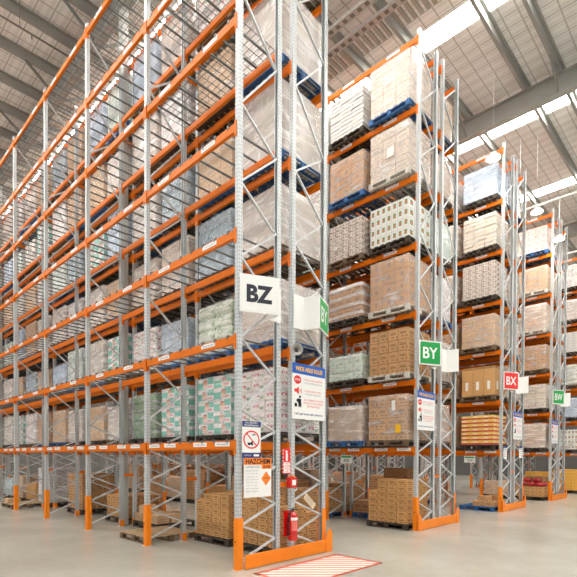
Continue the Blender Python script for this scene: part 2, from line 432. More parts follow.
def rack(name, label, X0, nb, near_frames, near_beams, bars, decks, wings=(True, True), labels4=True):
    """double row of pallet racking; near_* choose what is a part of its own, the rest is one part"""
    root = empty(name, (X0, 0, 0)); tag(root, label, 'pallet rack')
    fr = [(0.0, FD, False), (D-FD, D, True)]              # front row, back row (mirrored)
    rest_br, rest_bm, rest_bar = MB(), MB(), MB()
    for n in range(nb+1):
        y = n*W
        for (xa, xb, mir) in fr:
            xo, xi = (xb, xa) if mir else (xa, xb)           # outer / inner post
            for x, outer in ((xo, True), (xi, False)):
                # web faces the aisle for outer posts, the gap for inner ones
                face_pos = (x == xb)
                po = inst('post', POST, root, (x, y, 0), math.pi if face_pos else 0)
                g = inst('foot_guard', GUARD if outer else FOOT, po, (0, 0, 0)); tag(g, 'orange foot guard')
            dx = 0.045 if not mir else -0.045
            for k, (zo, zi) in enumerate(SEG):
                key = (mir, k)
                if n < near_frames:
                    if key not in BR_ME:
                        b = MB(); brace_shape(b, xo+dx, xi-dx, zo, zi, 0, k); BR_ME[key] = b.mesh('brace', GALV)
                    inst('brace', BR_ME[key], root, (0, y, 0))
                else: brace_shape(rest_br, xo+dx, xi-dx, zo, zi, y, k)
        for z in (1.30, 9.7):
            b = MB(); b.bar((FD+0.045, y, z), (D-FD-0.045, y, z), 0.05, 0.07)
            if n == 0: b.build('row_spacer', ORANGE, root)
            else: mesh_append(rest_bm, b, (0, 0, 0))
    if rest_br.v: tag(rest_br.build('brace', GALV, root), 'remaining diagonal braces further down the rack', kind='stuff')
    for bay in range(nb):
        y = bay*W+0.05
        for L in range(1, 8):
            z = LV[L]
            for line, (x, flip) in enumerate(((-0.018, False), (FD+0.018, True), (D-FD-0.018, False), (D+0.018, True))):
                if bay < near_beams[line]:
                    be = inst('beam', BEAM, root, (x, y, z) if not flip else (x, y+W-0.1, z), math.pi if flip else 0)
                    if line == 0:
                        ys = (0.68, 2.05) if L > 1 else (0.3, 0.9, 1.8, 2.4)
                        for yy in ys: tag(inst('bin_label', BLABEL, be, (-0.0255, yy+R.uniform(-.05, .05), 0.012)), 'white label strip')
                else: mesh_append(rest_bm, BEAM_B, (x, y, z), flip)
            for row, (xa, xb, mir) in enumerate(fr):
                nbar = 8
                for i in range(nbar):
                    yy = y + (i+0.5)*(W-0.1)/nbar
                    if bars(row, bay, L): inst('support_bar', BARME, root, (xa, yy, z+BH/2))
                    else: mesh_append(rest_bar, BARB, (xa, yy, z+BH/2))
                if decks(row, bay, L): inst('mesh_deck', DECK, root, (xa, y, z+BH/2+0.026))
    tag(rest_bm.build('beam', ORANGE, root), 'remaining orange beams and spacers further down the rack', kind='stuff')
    tag(rest_bar.build('support_bar', BARM, root), 'remaining dark support bars of the shelves', kind='stuff')
    # floor barrier across the rack end
    b = MB()
    poly = [(-0.075, -0.20), (D+0.16, -0.20), (D+0.16, -0.19), (-0.075, -0.19)]
    xl = -0.07 if wings[0] else 0.07
    b.cbox(xl, D+0.17, -0.098, -0.080, 0.010, 0.235, 0.006)
    b.box(xl, D+0.17, -0.082, -0.072, 0.010, 0.022); b.box(xl, D+0.17, -0.082, -0.072, 0.225, 0.235)
    eb = b.build('end_barrier', ORANGE_G, root)
    for side, on in zip((0, 1), wings):
        if not on: continue
        if side == 0: pts = [(-0.075, 0.0), (0.12, 0.0), (0.12, 0.25), (0.105, 0.32), (0.07, 0.37), (0.02, 0.41), (-0.075, 0.42)]
        else: pts = [(D+0.0, 0.0), (D+0.175, 0.0), (D+0.175, 0.35), (D+0.155, 0.40), (D+0.12, 0.43), (D+0.09, 0.43), (D+0.05, 0.39), (D+0.015, 0.31), (D, 0.24)]
        T = Matrix(((1, 0, 0, 0), (0, 0, -1, -0.0985), (0, 1, 0, 0), (0, 0, 0, 1)))
        w = MB(); w.prism(pts, 0, 0.012, 0, T)
        w.build('barrier_end_tab', ORANGE_G, root)
    return root

none = lambda *a: False
rack('pallet_rack', 'tall orange and grey double pallet rack with the white BZ sign at its end', 0.0, 8, 2, (6, 4, 4, 0),
     lambda row, bay, L: row == 0 and bay < 2 and L > 1,
     lambda row, bay, L: row == 1 or (row == 0 and ((L == 7) or (bay == 0 and L in (5, 6)))), wings=(False, True))
rack('pallet_rack', 'double pallet rack carrying the green BY sign, second from the left', P, 6, 2, (2, 1, 1, 1),
     lambda row, bay, L: row == 0 and bay == 0, lambda row, bay, L: bay < 4)
rack('pallet_rack', 'double pallet rack carrying the red BX sign', 2*P, 5, 1, (2, 1, 1, 1),
     lambda row, bay, L: row == 0 and bay == 0 and L == 7, lambda row, bay, L: bay < 2 and L < 7)
rack('pallet_rack', 'double pallet rack carrying the green BW sign', 3*P, 5, 1, (1, 1, 1, 1),
     lambda row, bay, L: row == 0 and bay == 0 and L == 7, lambda row, bay, L: bay < 2 and L < 7)
rack('pallet_rack', 'double pallet rack cut by the right edge of the photo', 4*P, 4, 1, (1, 1, 1, 1),
     lambda row, bay, L: row == 0 and bay == 0 and L == 7, lambda row, bay, L: bay < 2 and L < 7)

# ------------------------------------------------------------------ pallets
PS = 1.165
def pallet_parts():
    out = []
    for i in range(7):
        y = -PS/2+0.05+i*(PS-0.1)/6
        out.append(('deck_board', (-PS/2, PS/2, y-0.05, y+0.05, 0.128, 0.15)))
    for x in (-PS/2+0.02, 0, PS/2-0.02):
        for j, y in enumerate((-PS/2+0.06, 0, PS/2-0.06)): out.append(('block', (x-0.05 if x == 0 else (x-0.02 if x < 0 else x-0.08), x+0.05 if x == 0 else (x+0.08 if x < 0 else x+0.02), y-0.06, y+0.06, 0.02, 0.108)))
        xx = (x-0.02, x+0.08) if x < 0 else ((x-0.05, x+0.05) if x == 0 else (x-0.08, x+0.02))
        out.append(('bearer', (xx[0], xx[1], -PS/2, PS/2, 0.106, 0.13)))
        out.append(('base_board', (xx[0], xx[1], -PS/2, PS/2, 0.0, 0.022)))
    return out
PPARTS = pallet_parts()
PALME = {}
def pallet_me(c):
    if c not in PALME:
        b = MB()
        for nm, bx in PPARTS: b.cbox(*bx, c=0.004)
        PALME[c] = b.mesh('pallet', PAL[c])
    return PALME[c]
PCACHE = {}
def loose_pallet(x, y, z, c, label, group=None, rz=0.0, detail=True):
    root = empty('pallet', (x, y, z), rz); tag(root, label, 'pallet', group)
    if not detail:
        pass
    for i, (nm, bx) in enumerate(PPARTS):
        k = (c, i)
        if k not in PCACHE:
            b = MB(); b.cbox(*bx, c=0.004); PCACHE[k] = b.mesh(nm, PAL['pale' if (c == 'wood' and nm == 'deck_board') else c])
        inst(nm, PCACHE[k], root)
    return root

# ------------------------------------------------------------------ pallet loads
CART = {}; STACK = {}
def wrap_mesh(seed, m):
    r = random.Random(seed); b = MB(); n = 9
    ring = []
    per = []
    c = 0.03
    for i in range(n+1): per.append((-0.5+i/n, -0.5))
    for i in range(1, n+1): per.append((0.5, -0.5+i/n))
    for i in range(1, n+1): per.append((0.5-i/n, 0.5))
    for i in range(1, n): per.append((-0.5, 0.5-i/n))
    nz = 8; K = len(per)
    for k in range(nz+1):
        for (x, y) in per:
            a = 1+0.006*r.uniform(-1, 1.2)
            cx = 0.985 if abs(abs(x)-0.5) < 1e-6 and abs(abs(y)-0.5) < 1e-6 else 1
            b.v.append((x*a*cx, y*a*cx, k/nz+r.uniform(-.008, .008)*(0 < k)))
    for k in range(nz):
        for i in range(K):
            j = (i+1) % K
            b.face([k*K+i, k*K+j, (k+1)*K+j, (k+1)*K+i], None, 0, True)
    # ragged collar folded over the top
    base = len(b.v)
    for (x, y) in per:
        f = r.uniform(0.74, 0.86); b.v.append((x*f, y*f, 1.004+r.uniform(0, .006)))
    for i in range(K):
        j = (i+1) % K
        b.face([nz*K+i, nz*K+j, base+j, base+i], None, 0, True)
    return b.mesh('stretch_wrap', m)
WRAPS = {k: [wrap_mesh(i*7+hash(k) % 5 if False else i*7+len(k), FILM[k]) for i in range(4)] for k in FILM}
ORD = ['ground', 'first', 'second', 'third', 'fourth', 'fifth', 'top']

def cells(style, H, S=1.10):
    m, nx, ny, uh, ch, desc = CM[style]
    nz = max(1, round(H/uh)); return m, nx, ny, nz, S/nx, S/ny, H/nz, ch

def load(x, y, z, style, H, pal='wood', wrap='mid', label='', group=None, detail=False, skip=(), rz=0.0):
    """pallet + goods + film; H is the height of the goods"""
    root = empty('pallet_load', (x, y, z), rz); tag(root, label, 'pallet load', group)
    inst('pallet', pallet_me(pal), root)
    m, nx, ny, nz, cx, cy, cz, ch = cells(style, H)
    r = random.Random(hash((round(x*10), round(y*10), round(z*10))) & 0xffff)
    if detail:
        key = (style, nz, round(cz, 3))
        if key not in CART:
            b = MB(); b.cbox(-cx/2+0.003, cx/2-0.003, -cy/2+0.003, cy/2-0.003, 0.001, cz-0.001, ch); CART[key] = b.mesh('carton', m)
        nm = 'bag' if 'bag' in style else ('tray' if style in ('layers', 'wtan') else 'carton')
        for k in range(nz):
            for i in range(nx):
                for j in range(ny):
                    if 0 < i < nx-1 and 0 < j < ny-1 and k < nz-1: continue
                    if i == nx-1 and nx > 2 and 0 < j and k < nz-1: continue     # far back, never seen
                    if (i, j, k) in skip: continue
                    jt = 0.012 if nm == 'tray' else 0.003
                    inst(nm, CART[key], root, (-0.55+(i+.5)*cx+r.uniform(-jt, jt), -0.55+(j+.5)*cy+r.uniform(-jt, jt), 0.15+k*cz))
    else:
        key = (style, round(H, 2), r.randint(0, 2))
        if key not in STACK:
            b = MB()
            for k in range(nz):
                for i in range(nx):
                    for j in range(ny):
                        if 0 < i < nx-1 and 0 < j < ny-1 and k < nz-1: continue
                        dx, dy = r.uniform(-.004, .004), r.uniform(-.004, .004)
                        b.cbox(-0.55+i*cx+0.003+dx, -0.55+(i+1)*cx-0.003+dx, -0.55+j*cy+0.003+dy, -0.55+(j+1)*cy-0.003+dy, 0.151+k*cz, 0.149+(k+1)*cz, ch)
            STACK[key] = b.mesh('carton_stack', m)
        nm = 'bag_stack' if 'bag' in style else ('tray_stack' if style in ('layers', 'wtan') else 'carton_stack')
        inst(nm, STACK[key], root)
    if wrap != 'none':
        w = WRAPS[wrap][r.randint(0, 3)]
        tag(inst('stretch_wrap', w, root, (0, 0, 0.09), scale=(1.12, 1.12, H+0.062)), 'clear stretch film')
    return root

def slot_y(bay, slot): return bay*W + (0.73 if slot == 0 else 2.07)
DECKZ = BH/2+0.026+0.012+0.001
def deckz(L): return LV[L]+DECKZ if L else 0.0
BAYW = ['end bay', 'second bay', 'third bay', 'fourth bay', 'fifth bay', 'sixth bay', 'seventh bay', 'eighth bay']
WR = {'heavy': 'heavily film-wrapped', 'mid': 'film-wrapped', 'blue': 'blue-wrapped', 'grey': 'grey-wrapped', 'band': 'band-wrapped', 'none': 'unwrapped'}
def rack_load(rk, row, bay, slot, L, style, H, pal='wood', wrap='mid', detail=False, extra='', **kw):
    ri = {'BZ': 0, 'BY': 1, 'BX': 2, 'BW': 3, 'BV': 4}[rk]
    xc = ri*P + (FD/2 if row == 0 else D-FD/2)
    where = {'BZ': 'BZ rack', 'BY': 'BY rack', 'BX': 'BX rack', 'BW': 'BW rack', 'BV': 'right-edge rack'}[rk]
    side = '' if (rk == 'BZ' or row == 0) else 'back row of '
    lab = f"{WR[wrap]} {CM[style][5]}, {ORD[L]} beam, {'near' if slot == 0 else 'far'} slot, {BAYW[bay]}, {side}{where}"
    lab = lab.replace('back row of ', 'back row, ') if len(lab.split()) <= 16 else lab.replace('back row of ', 'rear ').replace('white and tan layered trays', 'layered trays').replace('big plain tan boxes', 'plain tan boxes')
    grp = f"wrapped pallet loads in the {where}"
    return load(xc+R.uniform(-.004, .004), slot_y(bay, slot)+R.uniform(-.015, .015), deckz(L), style, H, pal, wrap, lab, grp, detail, **kw)

# BY rack, end bay facing the aisle (near slot, far slot per level)
BYL = {6: (('pale', 1.22, 'blue', 'mid'), ('layers', 1.10, 'dark', 'none')),
       5: (('pale', 1.18, 'white', 'mid'), ('brownsq', 1.05, 'blue', 'mid')),
       4: (('wgreen', 0.96, 'dark', 'none'), ('bottle', 0.98, 'wood', 'none')),
       3: (('brownsq', 1.22, 'white', 'mid'), ('brown', 0.90, 'dark', 'band')),
       2: (('brown', 1.10, 'white', 'none'), ('pgreen', 0.66, 'dark', 'mid')),
       1: (('brown', 1.12, 'wood', 'mid'), ('tan', 0.94, 'blue', 'heavy'))}
PAPERS = [(5, 0, -0.05, 0.72, 0.2, 0.24, WHITE), (1, 0, -0.33, 0.42, 0.14, 0.2, YEL), (1, 0, -0.2, 1.0, 0.1, 0.24, WHITE), (4, 1, 0.3, 0.5, 0.1, 0.1, WHITE), (1, 1, 0.4, 0.7, 0.14, 0.08, WHITE)]
for L, pair in BYL.items():
    for s, (st, H, pl, wr) in enumerate(pair):
        o = rack_load('BY', 0, 0, s, L, st, H, pl, wr, detail=True)
        for (LL_, ss, yy, zz, w_, h_, mm) in PAPERS:
            if (LL_, ss) == (L, s):
                b = MB(); b.box(-0.578, -0.574, yy-w_/2, yy+w_/2, zz-h_/2, zz+h_/2); tag(b.build('paper_label', mm, o), ('yellow' if mm == YEL else 'white')+' paper label')
BXL = {6: (('bluish', 1.0, 'dark', 'blue'), ('pale', 1.0, 'wood', 'heavy')),
       5: (('wtan', 1.08, 'dark', 'mid'), ('tan', 1.1, 'wood', 'heavy')),
       4: (('bottle', 1.14, 'dark', 'none'), ('tan', 1.0, 'wood', 'heavy')),
       3: (('tan', 1.04, 'wood', 'mid'), ('brown', 0.9, 'wood', 'mid')),
       2: (('tanbox', 0.96, 'wood', 'none'), ('brown', 1.0, 'wood', 'mid')),
       1: (('ystripe', 0.98, 'dark', 'none'), ('brown', 1.05, 'wood', 'mid'))}
BWL = {6: (('redtext', 1.0, 'blue', 'none'), ('pale', 1.0, 'wood', 'heavy')),
       5: (('tan', 1.0, 'white', 'mid'), ('tan', 1.0, 'wood', 'heavy')),
       4: (('tan', 1.08, 'white', 'heavy'), ('tan', 0.9, 'wood', 'mid')),
       3: (('brown', 1.0, 'wood', 'mid'), ('brown', 0.9, 'wood', 'mid')),
       2: (('wtan', 1.0, 'dark', 'mid'), ('pale', 1.0, 'wood', 'heavy')),
       1: (('tan', 1.0, 'dark', 'heavy'), ('brown', 1.0, 'wood', 'mid'))}
BVL = {6: (('layers', 1.1, 'dark', 'mid'), ('pale', 1.0, 'wood', 'heavy')),
       5: (('pale', 1.0, 'dark', 'heavy'), ('pale', 1.0, 'wood', 'heavy')),
       4: (('layers', 1.0, 'dark', 'none'), ('tan', 0.9, 'wood', 'mid')),
       3: (('bags', 1.0, 'wood', 'heavy'), ('brown', 0.9, 'wood', 'mid')),
       2: (('bluish', 0.95, 'dark', 'blue'), ('pale', 1.0, 'wood', 'heavy')),
       1: (('wgreen', 1.0, 'dark', 'mid'), ('brown', 1.0, 'wood', 'mid'))}
for rk, T in (('BX', BXL), ('BW', BWL), ('BV', BVL)):
    for L, pair in T.items():
        for s, (st, H, pl, wr) in enumerate(pair): rack_load(rk, 0, 0, s, L, st, H, pl, wr, detail=(s == 0 and rk != 'BV'))
POOL = ['pale', 'tan', 'brown', 'pale', 'pink', 'tan', 'brownsq', 'pgreen']
for rk in ('BY', 'BX', 'BW'):
    for L in range(1, 7):
        rack_load(rk, 1, 0, 0, L, POOL[(L*3+len(rk)+ord(rk[1])) % 8], 0.95+0.05*(L % 4), 'blue' if L % 3 == 0 else 'wood', 'heavy')
for bay in (1, 2):
    for s in (0, 1):
        for L in range(1, 7):
            rack_load('BY', 0, bay, s, L, POOL[(L*5+bay*3+s) % 8], 0.9+0.06*((L+s) % 4), 'wood', 'mid')
# BZ rack, back row
BZ0 = {5: (('pale', 1.20, 'blue', 'heavy'), ('tan', 1.0, 'dark', 'mid')),
       4: (('pale', 1.22, 'blue', 'heavy'), ('tan', 1.05, 'blue', 'mid')),
       3: (('pale', 1.05, 'wood', 'heavy'), ('grey', 1.12, 'dark', 'grey')),
       2: (('pale', 1.05, 'blue', 'heavy'), ('bags', 1.02, 'blue', 'mid')),
       1: (('pink', 1.15, 'dark', 'mid'), ('baby', 1.18, 'dark', 'mid')),
       6: (('pale', 1.24, 'wood', 'heavy'), ('pink', 1.24, 'wood', 'mid'))}
BZ1 = {1: (('baby', 1.12, 'dark', 'mid'), ('dkgreen', 1.08, 'dark', 'mid')),
       2: (('bluish', 0.95, 'blue', 'grey'), ('pink', 1.0, 'wood', 'mid')),
       3: (('pale', 1.08, 'dark', 'mid'), ('tan', 0.98, 'dark', 'heavy')),
       4: (('grey', 1.1, 'dark', 'grey'), ('pale', 1.0, 'blue', 'heavy')),
       5: (('pink', 1.1, 'dark', 'heavy'), ('pale', 1.12, 'wood', 'heavy')),
       6: (('pale', 1.24, 'dark', 'heavy'), ('bluish', 1.22, 'wood', 'blue'))}
for bay, T in ((0, BZ0), (1, BZ1)):
    for L, pair in T.items():
        for s, (st, H, pl, wr) in enumerate(pair): rack_load('BZ', 1, bay, s, L, st, H, pl, wr, detail=(wr in ('mid', 'none')))
P2 = ['tan', 'pgreen', 'brown', 'pale', 'bluish', 'pink', 'tan', 'baby', 'pale', 'grey', 'wtan']
PW = {'bluish': 'blue', 'grey': 'grey', 'baby': 'mid', 'brown': 'mid', 'tan': 'mid'}
for bay in range(2, 8):
    for s in (0, 1):
        for L in range(1, 7):
            st = P2[(L*4+bay*5+s*3) % 11]
            rack_load('BZ', 1, bay, s, L, st, (1.22 if L == 6 else 0.9+0.07*((L*3+bay+s) % 5)), ['wood', 'dark', 'blue'][(L+bay+s) % 3], PW.get(st, 'heavy'))

# ------------------------------------------------------------------ things on the floor
def floor_stack(x, y, style, nz, pal, plabel, clabel, group, drop=(), hgt=None, detail=True, shell=True, rz=0.0, S=1.1):
    if pal: loose_pallet(x, y, 0, pal, plabel, rz=rz)
    m, nx, ny, uh, ch, desc = CM[style]; uh = hgt or uh
    cx, cy = S/nx, S/ny
    b = MB(); b.cbox(-cx/2+.004, cx/2-.004, -cy/2+.004, cy/2-.004, 0.0005, uh-.0005, ch); me = b.mesh('carton', m)
    z0 = 0.151 if pal else 0.0
    for k in range(nz):
        for i in range(nx):
            for j in range(ny):
                if shell and 0 < i < nx-1 and 0 < j < ny-1 and k < nz-1: continue
                if callable(drop) and drop(i, j, k): continue
                px, py = -S/2+(i+.5)*cx+R.uniform(-.004, .004), -S/2+(j+.5)*cy+R.uniform(-.004, .004)
                o = inst('carton', me, None, (x+px*math.cos(rz)-py*math.sin(rz), y+px*math.sin(rz)+py*math.cos(rz), z0+k*uh), rz)
                tag(o, clabel, 'carton', group)
    return me
xr = D-FD/2; xf = FD/2
floor_stack(xr, slot_y(0, 1)+0.05, 'small', 6, 'dark', 'dark wooden pallet under the small cartons left of the BZ end post',
            'small brown carton stacked on the dark pallet left of the BZ end post', 'small cartons left of the BZ end post',
            drop=lambda i, j, k: k == 5 and j > 2 and i < 2)
floor_stack(xr, slot_y(0, 0), 'small', 6, 'dark', 'dark wooden pallet behind the BZ end frame and extinguisher',
            'small brown carton stacked on the pallet behind the fire extinguisher', 'small cartons behind the fire extinguisher',
            drop=lambda i, j, k: (k > 3 and i == 2) or (k == 5 and j < 2))
loose_pallet(xf+0.2, W+0.66, 0, 'wood', 'empty wooden pallet on the floor beside the second front post')
loose_pallet(xr+0.03, slot_y(1, 1), 0, 'dark', 'dark pallet with a few cartons, behind the empty wooden pallet')
cmE = None
for k, (px, py, pz, rz) in enumerate([(-.38, .36, 0, .03), (-.38, -.02, 0, -.02), (0, .36, 0, 0), (0, -.02, 0, .02), (-.36, .18, .2, .02), (.38, .2, 0, 0), (-.38, -.39, 0, 0), (0, -.39, 0, 0)]):
    b = MB(); b.cbox(-.17, .17, -.17, .17, 0.0005, .198, .006)
    o = b.build('carton', CM['tan'][0], None, (xr+0.03+px, slot_y(1, 1)+py, 0.151+pz), rz)
    tag(o, 'tan carton in the small pile behind the empty wooden pallet', 'carton', 'tan cartons behind the empty wooden pallet')
floor_stack(xr, slot_y(2, 0)+0.05, 'small', 4, 'dark', 'dark pallet under the low carton stack behind the third front post',
            'small brown carton in the low stack behind the third front post', 'low carton stack behind the third front post')
floor_stack(xr, slot_y(3, 0), 'brown', 4, 'dark', 'dark pallet under the tall carton stack behind the fourth front post',
            'brown carton in the tall stack behind the fourth front post', 'tall carton stack behind the fourth front post')
loose_pallet(xf+0.18, 12.3, 0, 'wood', 'empty wooden pallet with one small carton, leftmost on the floor')
b = MB(); b.cbox(-.2, .2, -.15, .15, 0.0005, .15, .005)
tag(b.build('carton', CM['tan'][0], None, (xf-0.15, 12.55, 0.151), 0.1), 'single tan carton lying on the leftmost empty wooden pallet', 'carton')
load(xr, slot_y(4, 0), 0, 'layers', 1.2, 'dark', 'mid', 'white wrapped tray stack on the floor behind the leftmost empty pallet')
load(xr, slot_y(4, 1), 0, 'small', 0.6, 'dark', 'none', 'low brown carton stack on the floor beside the white tray stack')
load(xr, slot_y(5, 1), 0, 'pgreen', 0.7, 'dark', 'blue', 'pale teal wrapped packs on the floor at the left edge of the photo')
load(xr, slot_y(5, 0), 0, 'tan', 0.85, 'dark', 'mid', 'tan wrapped cartons on the floor near the left edge of the photo')
# BY rack, floor
floor_stack(P+xf, slot_y(0, 0), 'small', 7, 'dark', 'dark pallet under the stepped carton stack beside the BY end post',
            'brown carton in the stepped stack beside the BY end post', 'stepped carton stack beside the BY end post', hgt=0.155,
            drop=lambda i, j, k: (k == 6 and j == 3) or (k == 5 and j == 3 and i == 0))
b = MB(); b.cbox(-.3, .3, -.35, .35, 0.0005, .26, .006)
tag(b.build('carton', mat('dark_brown_carton', (128, 88, 52), 0.7, fn=pr_text((70, 46, 30), 0.4)), None, (P+xf+0.15, slot_y(0, 0), 0.151+7*0.155)), 'large dark brown carton on top of the stepped stack by the BY post', 'carton')
for i, (bay, s, st, H, wr, pl) in enumerate([(1, 0, 'brown', 0.7, 'none', 'blue'), (1, 1, 'brown', 0.9, 'none', 'dark'), (2, 0, 'brown', 1.0, 'mid', 'dark'), (2, 1, 'small', 0.6, 'none', 'dark'), (3, 0, 'brown', 1.1, 'none', 'dark'), (3, 1, 'tan', .8, 'mid', 'dark'), (4, 0, 'brown', 0.8, 'none', 'dark')]):
    load(P+xf, slot_y(bay, s), 0, st, H, pl, wr, f"{WR[wr]} {CM[st][5]} on the BY rack floor, {['near', 'far'][s]} slot, {BAYW[bay]}", 'floor loads in the BY rack')
for i, (bay, s, st, H, wr, pl) in enumerate([(0, 1, 'brown', 0.35, 'none', 'blue'), (1, 0, 'brown', 0.8, 'none', 'blue'), (1, 1, 'tan', 1.2, 'mid', 'dark'), (2, 0, 'brown', 1.2, 'none', 'dark'), (2, 1, 'tan', 1.3, 'mid', 'dark'), (3, 0, 'brown', 1.25, 'mid', 'dark'), (3, 1, 'brown', 1.3, 'none', 'dark'), (4, 0, 'brown', 1.2, 'mid', 'dark'), (4, 1, 'small', 1.3, 'none', 'dark'), (5, 0, 'brown', 1.3, 'none', 'dark'), (5, 1, 'tan', 1.2, 'mid', 'dark')]):
    load(P+D-FD/2, slot_y(bay, s), 0, st, H, pl, wr, f"{WR[wr]} {CM[st][5]} on the BY rack floor, back row, {['near', 'far'][s]} slot, {BAYW[bay]}", 'floor loads in the BY rack')
# BX rack, floor
loose_pallet(2*P+xf, slot_y(0, 0), 0, 'blue', 'blue pallet with a low row of cartons beside the BX end post')
b = MB(); b.cbox(-.17, .17, -.17, .17, 0.0005, .17, .006); me = b.mesh('carton', CM['brown'][0])
for k, (px, py, pz) in enumerate([(-.34, -.38, 0), (-.34, -.02, 0), (.02, -.38, 0), (.02, -.02, 0), (.38, -.38, 0), (.38, -.02, 0), (-.34, -.2, .17), (.2, -.3, .17)]):
    tag(inst('carton', me, None, (2*P+xf+px, slot_y(0, 0)+py, 0.151+pz)), 'brown carton in the low row on the blue pallet beside the BX post', 'carton', 'cartons on the blue pallet by the BX post')
for i, (bay, s, st, H, wr, pl) in enumerate([(1, 0, 'brown', 0.6, 'none', 'blue'), (1, 1, 'brown', 0.9, 'none', 'blue'), (2, 0, 'brown', 1.0, 'mid', 'dark')]):
    load(2*P+xf, slot_y(bay, s), 0, st, H, pl, wr, f"{WR[wr]} {CM[st][5]} on the BX rack floor, {['near', 'far'][s]} slot, {BAYW[bay]}", 'floor loads in the BX rack')
# BW and right-edge racks, floor
load(3*P+xf, slot_y(0, 0), 0, 'small', 0.42, 'dark', 'none', 'low brown cartons under the red bags beside the BW end post')
rb = random.Random(3)
for k, (px, py, pz) in enumerate([(-.34, -.36, 0), (-.34, 0, 0), (-.34, .36, 0), (.02, -.36, 0), (.02, 0, 0), (-.17, -.18, .17), (-.17, .2, .17)]):
    b = MB(); T = Matrix.Translation((0, 0, .09))
    prof = [(0.001, -.088), (.11, -.08), (.16, -.04), (.168, 0), (.15, .05), (.09, .078), (0.001, .082)]
    b.lathe(prof, 12, 0, T)
    tag(b.build('bag', CM['redbag'][0], None, (3*P+xf+px, slot_y(0, 0)+py, 0.572+pz), rb.uniform(0, 3)), 'plump red bag on the low cartons beside the BW end post', 'bag', 'red bags beside the BW end post')
load(3*P+xf, slot_y(0, 1), 0, 'tan', 0.6, 'dark', 'mid', 'tan wrapped cartons on the floor left of the red bags')
load(3*P+D-FD/2, slot_y(0, 0), 0, 'brown', 0.8, 'blue', 'none', 'brown cartons on a blue pallet behind the BW end frame')
load(4*P+xf, slot_y(0, 0), 0, 'yellow', 1.05, 'dark', 'none', 'yellow-orange cartons on the floor at the right edge of the photo')
load(4*P+xf, slot_y(0, 1), 0, 'yellow', 0.9, 'dark', 'none', 'yellow-orange cartons in the far floor slot of the right-edge rack')

# ------------------------------------------------------------------ writing
DG = None
def text_me(s, w, h, m, bold=0.0, keep=False):
    cu = bpy.data.curves.new('t', 'FONT'); cu.body = s; cu.size = 1.0; cu.extrude = 0.0; cu.offset = bold; cu.resolution_u = 3
    ob = bpy.data.objects.new('t', cu); COL.objects.link(ob)
    dg = bpy.context.evaluated_depsgraph_get(); dg.update()
    me = bpy.data.meshes.new_from_object(ob.evaluated_get(dg))
    bpy.data.objects.remove(ob); bpy.data.curves.remove(cu)
    xs = [v.co.x for v in me.vertices]; ys = [v.co.y for v in me.vertices]
    x0, x1, y0, y1 = min(xs), max(xs), min(ys), max(ys)
    for v in me.vertices:
        v.co = Vector(((v.co.x-x0)/(x1-x0)*w-w/2, 0, (v.co.y-y0)/(y1-y0)*h-h/2))
    me.materials.clear(); me.materials.append(m); me.name = 'lettering'
    return me
class Board:
    """flat sign: local X right, local Z up, face towards local -Y"""
    def __init__(s, root): s.root = root; s.d = -0.0035
    def rect(s, name, m, u0, u1, v0, v1, lay=1, label=None):
        b = MB(); d = s.d-0.0012*lay
        b.box(u0, u1, d, s.d+0.0005, v0, v1); o = b.build(name, m, s.root)
        return tag(o, label)
    def text(s, t, m, u, v, w, h, lay=1, bold=0.0, name='lettering', label=None):
        return tag(inst(name, text_me(t, w, h, m, bold), s.root, (u, s.d-0.0012*lay-0.001, v)), label)
    def poly(s, name, m, pts, lay=1, label=None):
        b = MB(); T = Matrix(((1, 0, 0, 0), (0, 0, -1, s.d-0.0012*lay+0.0012), (0, 1, 0, 0), (0, 0, 0, 1)))
        b.prism(pts, 0, 0.0012, 0, T); return tag(b.build(name, m, s.root), label)
def circ(u, v, r, n=28): return [(u+r*math.cos(2*math.pi*i/n), v+r*math.sin(2*math.pi*i/n)) for i in range(n)]

def aisle_sign(x0, mirror, text, face, ink, label, z=4.30, w=0.58, h=0.58, prot=0.28):
    """folded sheet sign: lettered panel from the rack corner out to a fold, then back to the frame"""
    s = -1 if mirror else 1
    root = empty('aisle_sign', (x0, -0.082, z)); tag(root, label, 'sign')
    ap = Vector((s*0.53, -prot, 0))
    def panel(p, q, name):
        b = MB(); b.bar((p[0], p[1], 0), (q[0], q[1], 0), 0.006, h); return b.build(name, WHITE, root)
    panel((s*-0.05, 0.0), (ap.x, ap.y), 'sign_panel'); panel((ap.x, ap.y), (ap.x+s*0.07, 0.02), 'return_panel')
    panel((ap.x+s*0.07, 0.02), (ap.x+s*0.33, 0.024), 'back_flange')
    b = MB(); b.bar((s*0.0, 0.004, h/2-0.06), (s*0.0, 0.03, h/2-0.06), 0.03, 0.03); b.bar((s*0.0, 0.004, -h/2+0.06), (s*0.0, 0.03, -h/2+0.06), 0.03, 0.03); b.build('bracket', GALV, root)
    p0 = Vector((s*-0.05, 0, 0)); d = ap-p0; L = d.length
    # face frame: centred on the panel, facing the aisle side / camera
    ang = math.atan2(d.y, d.x) if not mirror else math.atan2(-d.y, -d.x)
    fr = bpy.data.objects.new('sign_face', None)
    mid = (p0+ap)/2
    M4 = Matrix.Translation(mid) @ Matrix.Rotation(ang, 4, 'Z')
    bd = MB(); bd.box(-L/2+0.035, L/2-0.035, -0.0055, -0.0032, -h/2+0.03, h/2-0.03)
    o = bd.build('sign_face', face, root); o.matrix_local = M4
    t = inst('lettering', text_me(text, L*0.66 if len(text) < 3 else L*.8, h*0.47, ink, 0.045 if text == 'BZ' else 0.02), root); t.matrix_local = M4 @ Matrix.Translation((0, -0.0075, 0.0))
    return root
aisle_sign(0.0, False, 'BZ', WHITE, INK, 'white BZ aisle sign on the end of the nearest rack')
aisle_sign(D, True, 'BY', GREEN, WHITE, 'folded white sign with a green BY side, right of the BZ sign')
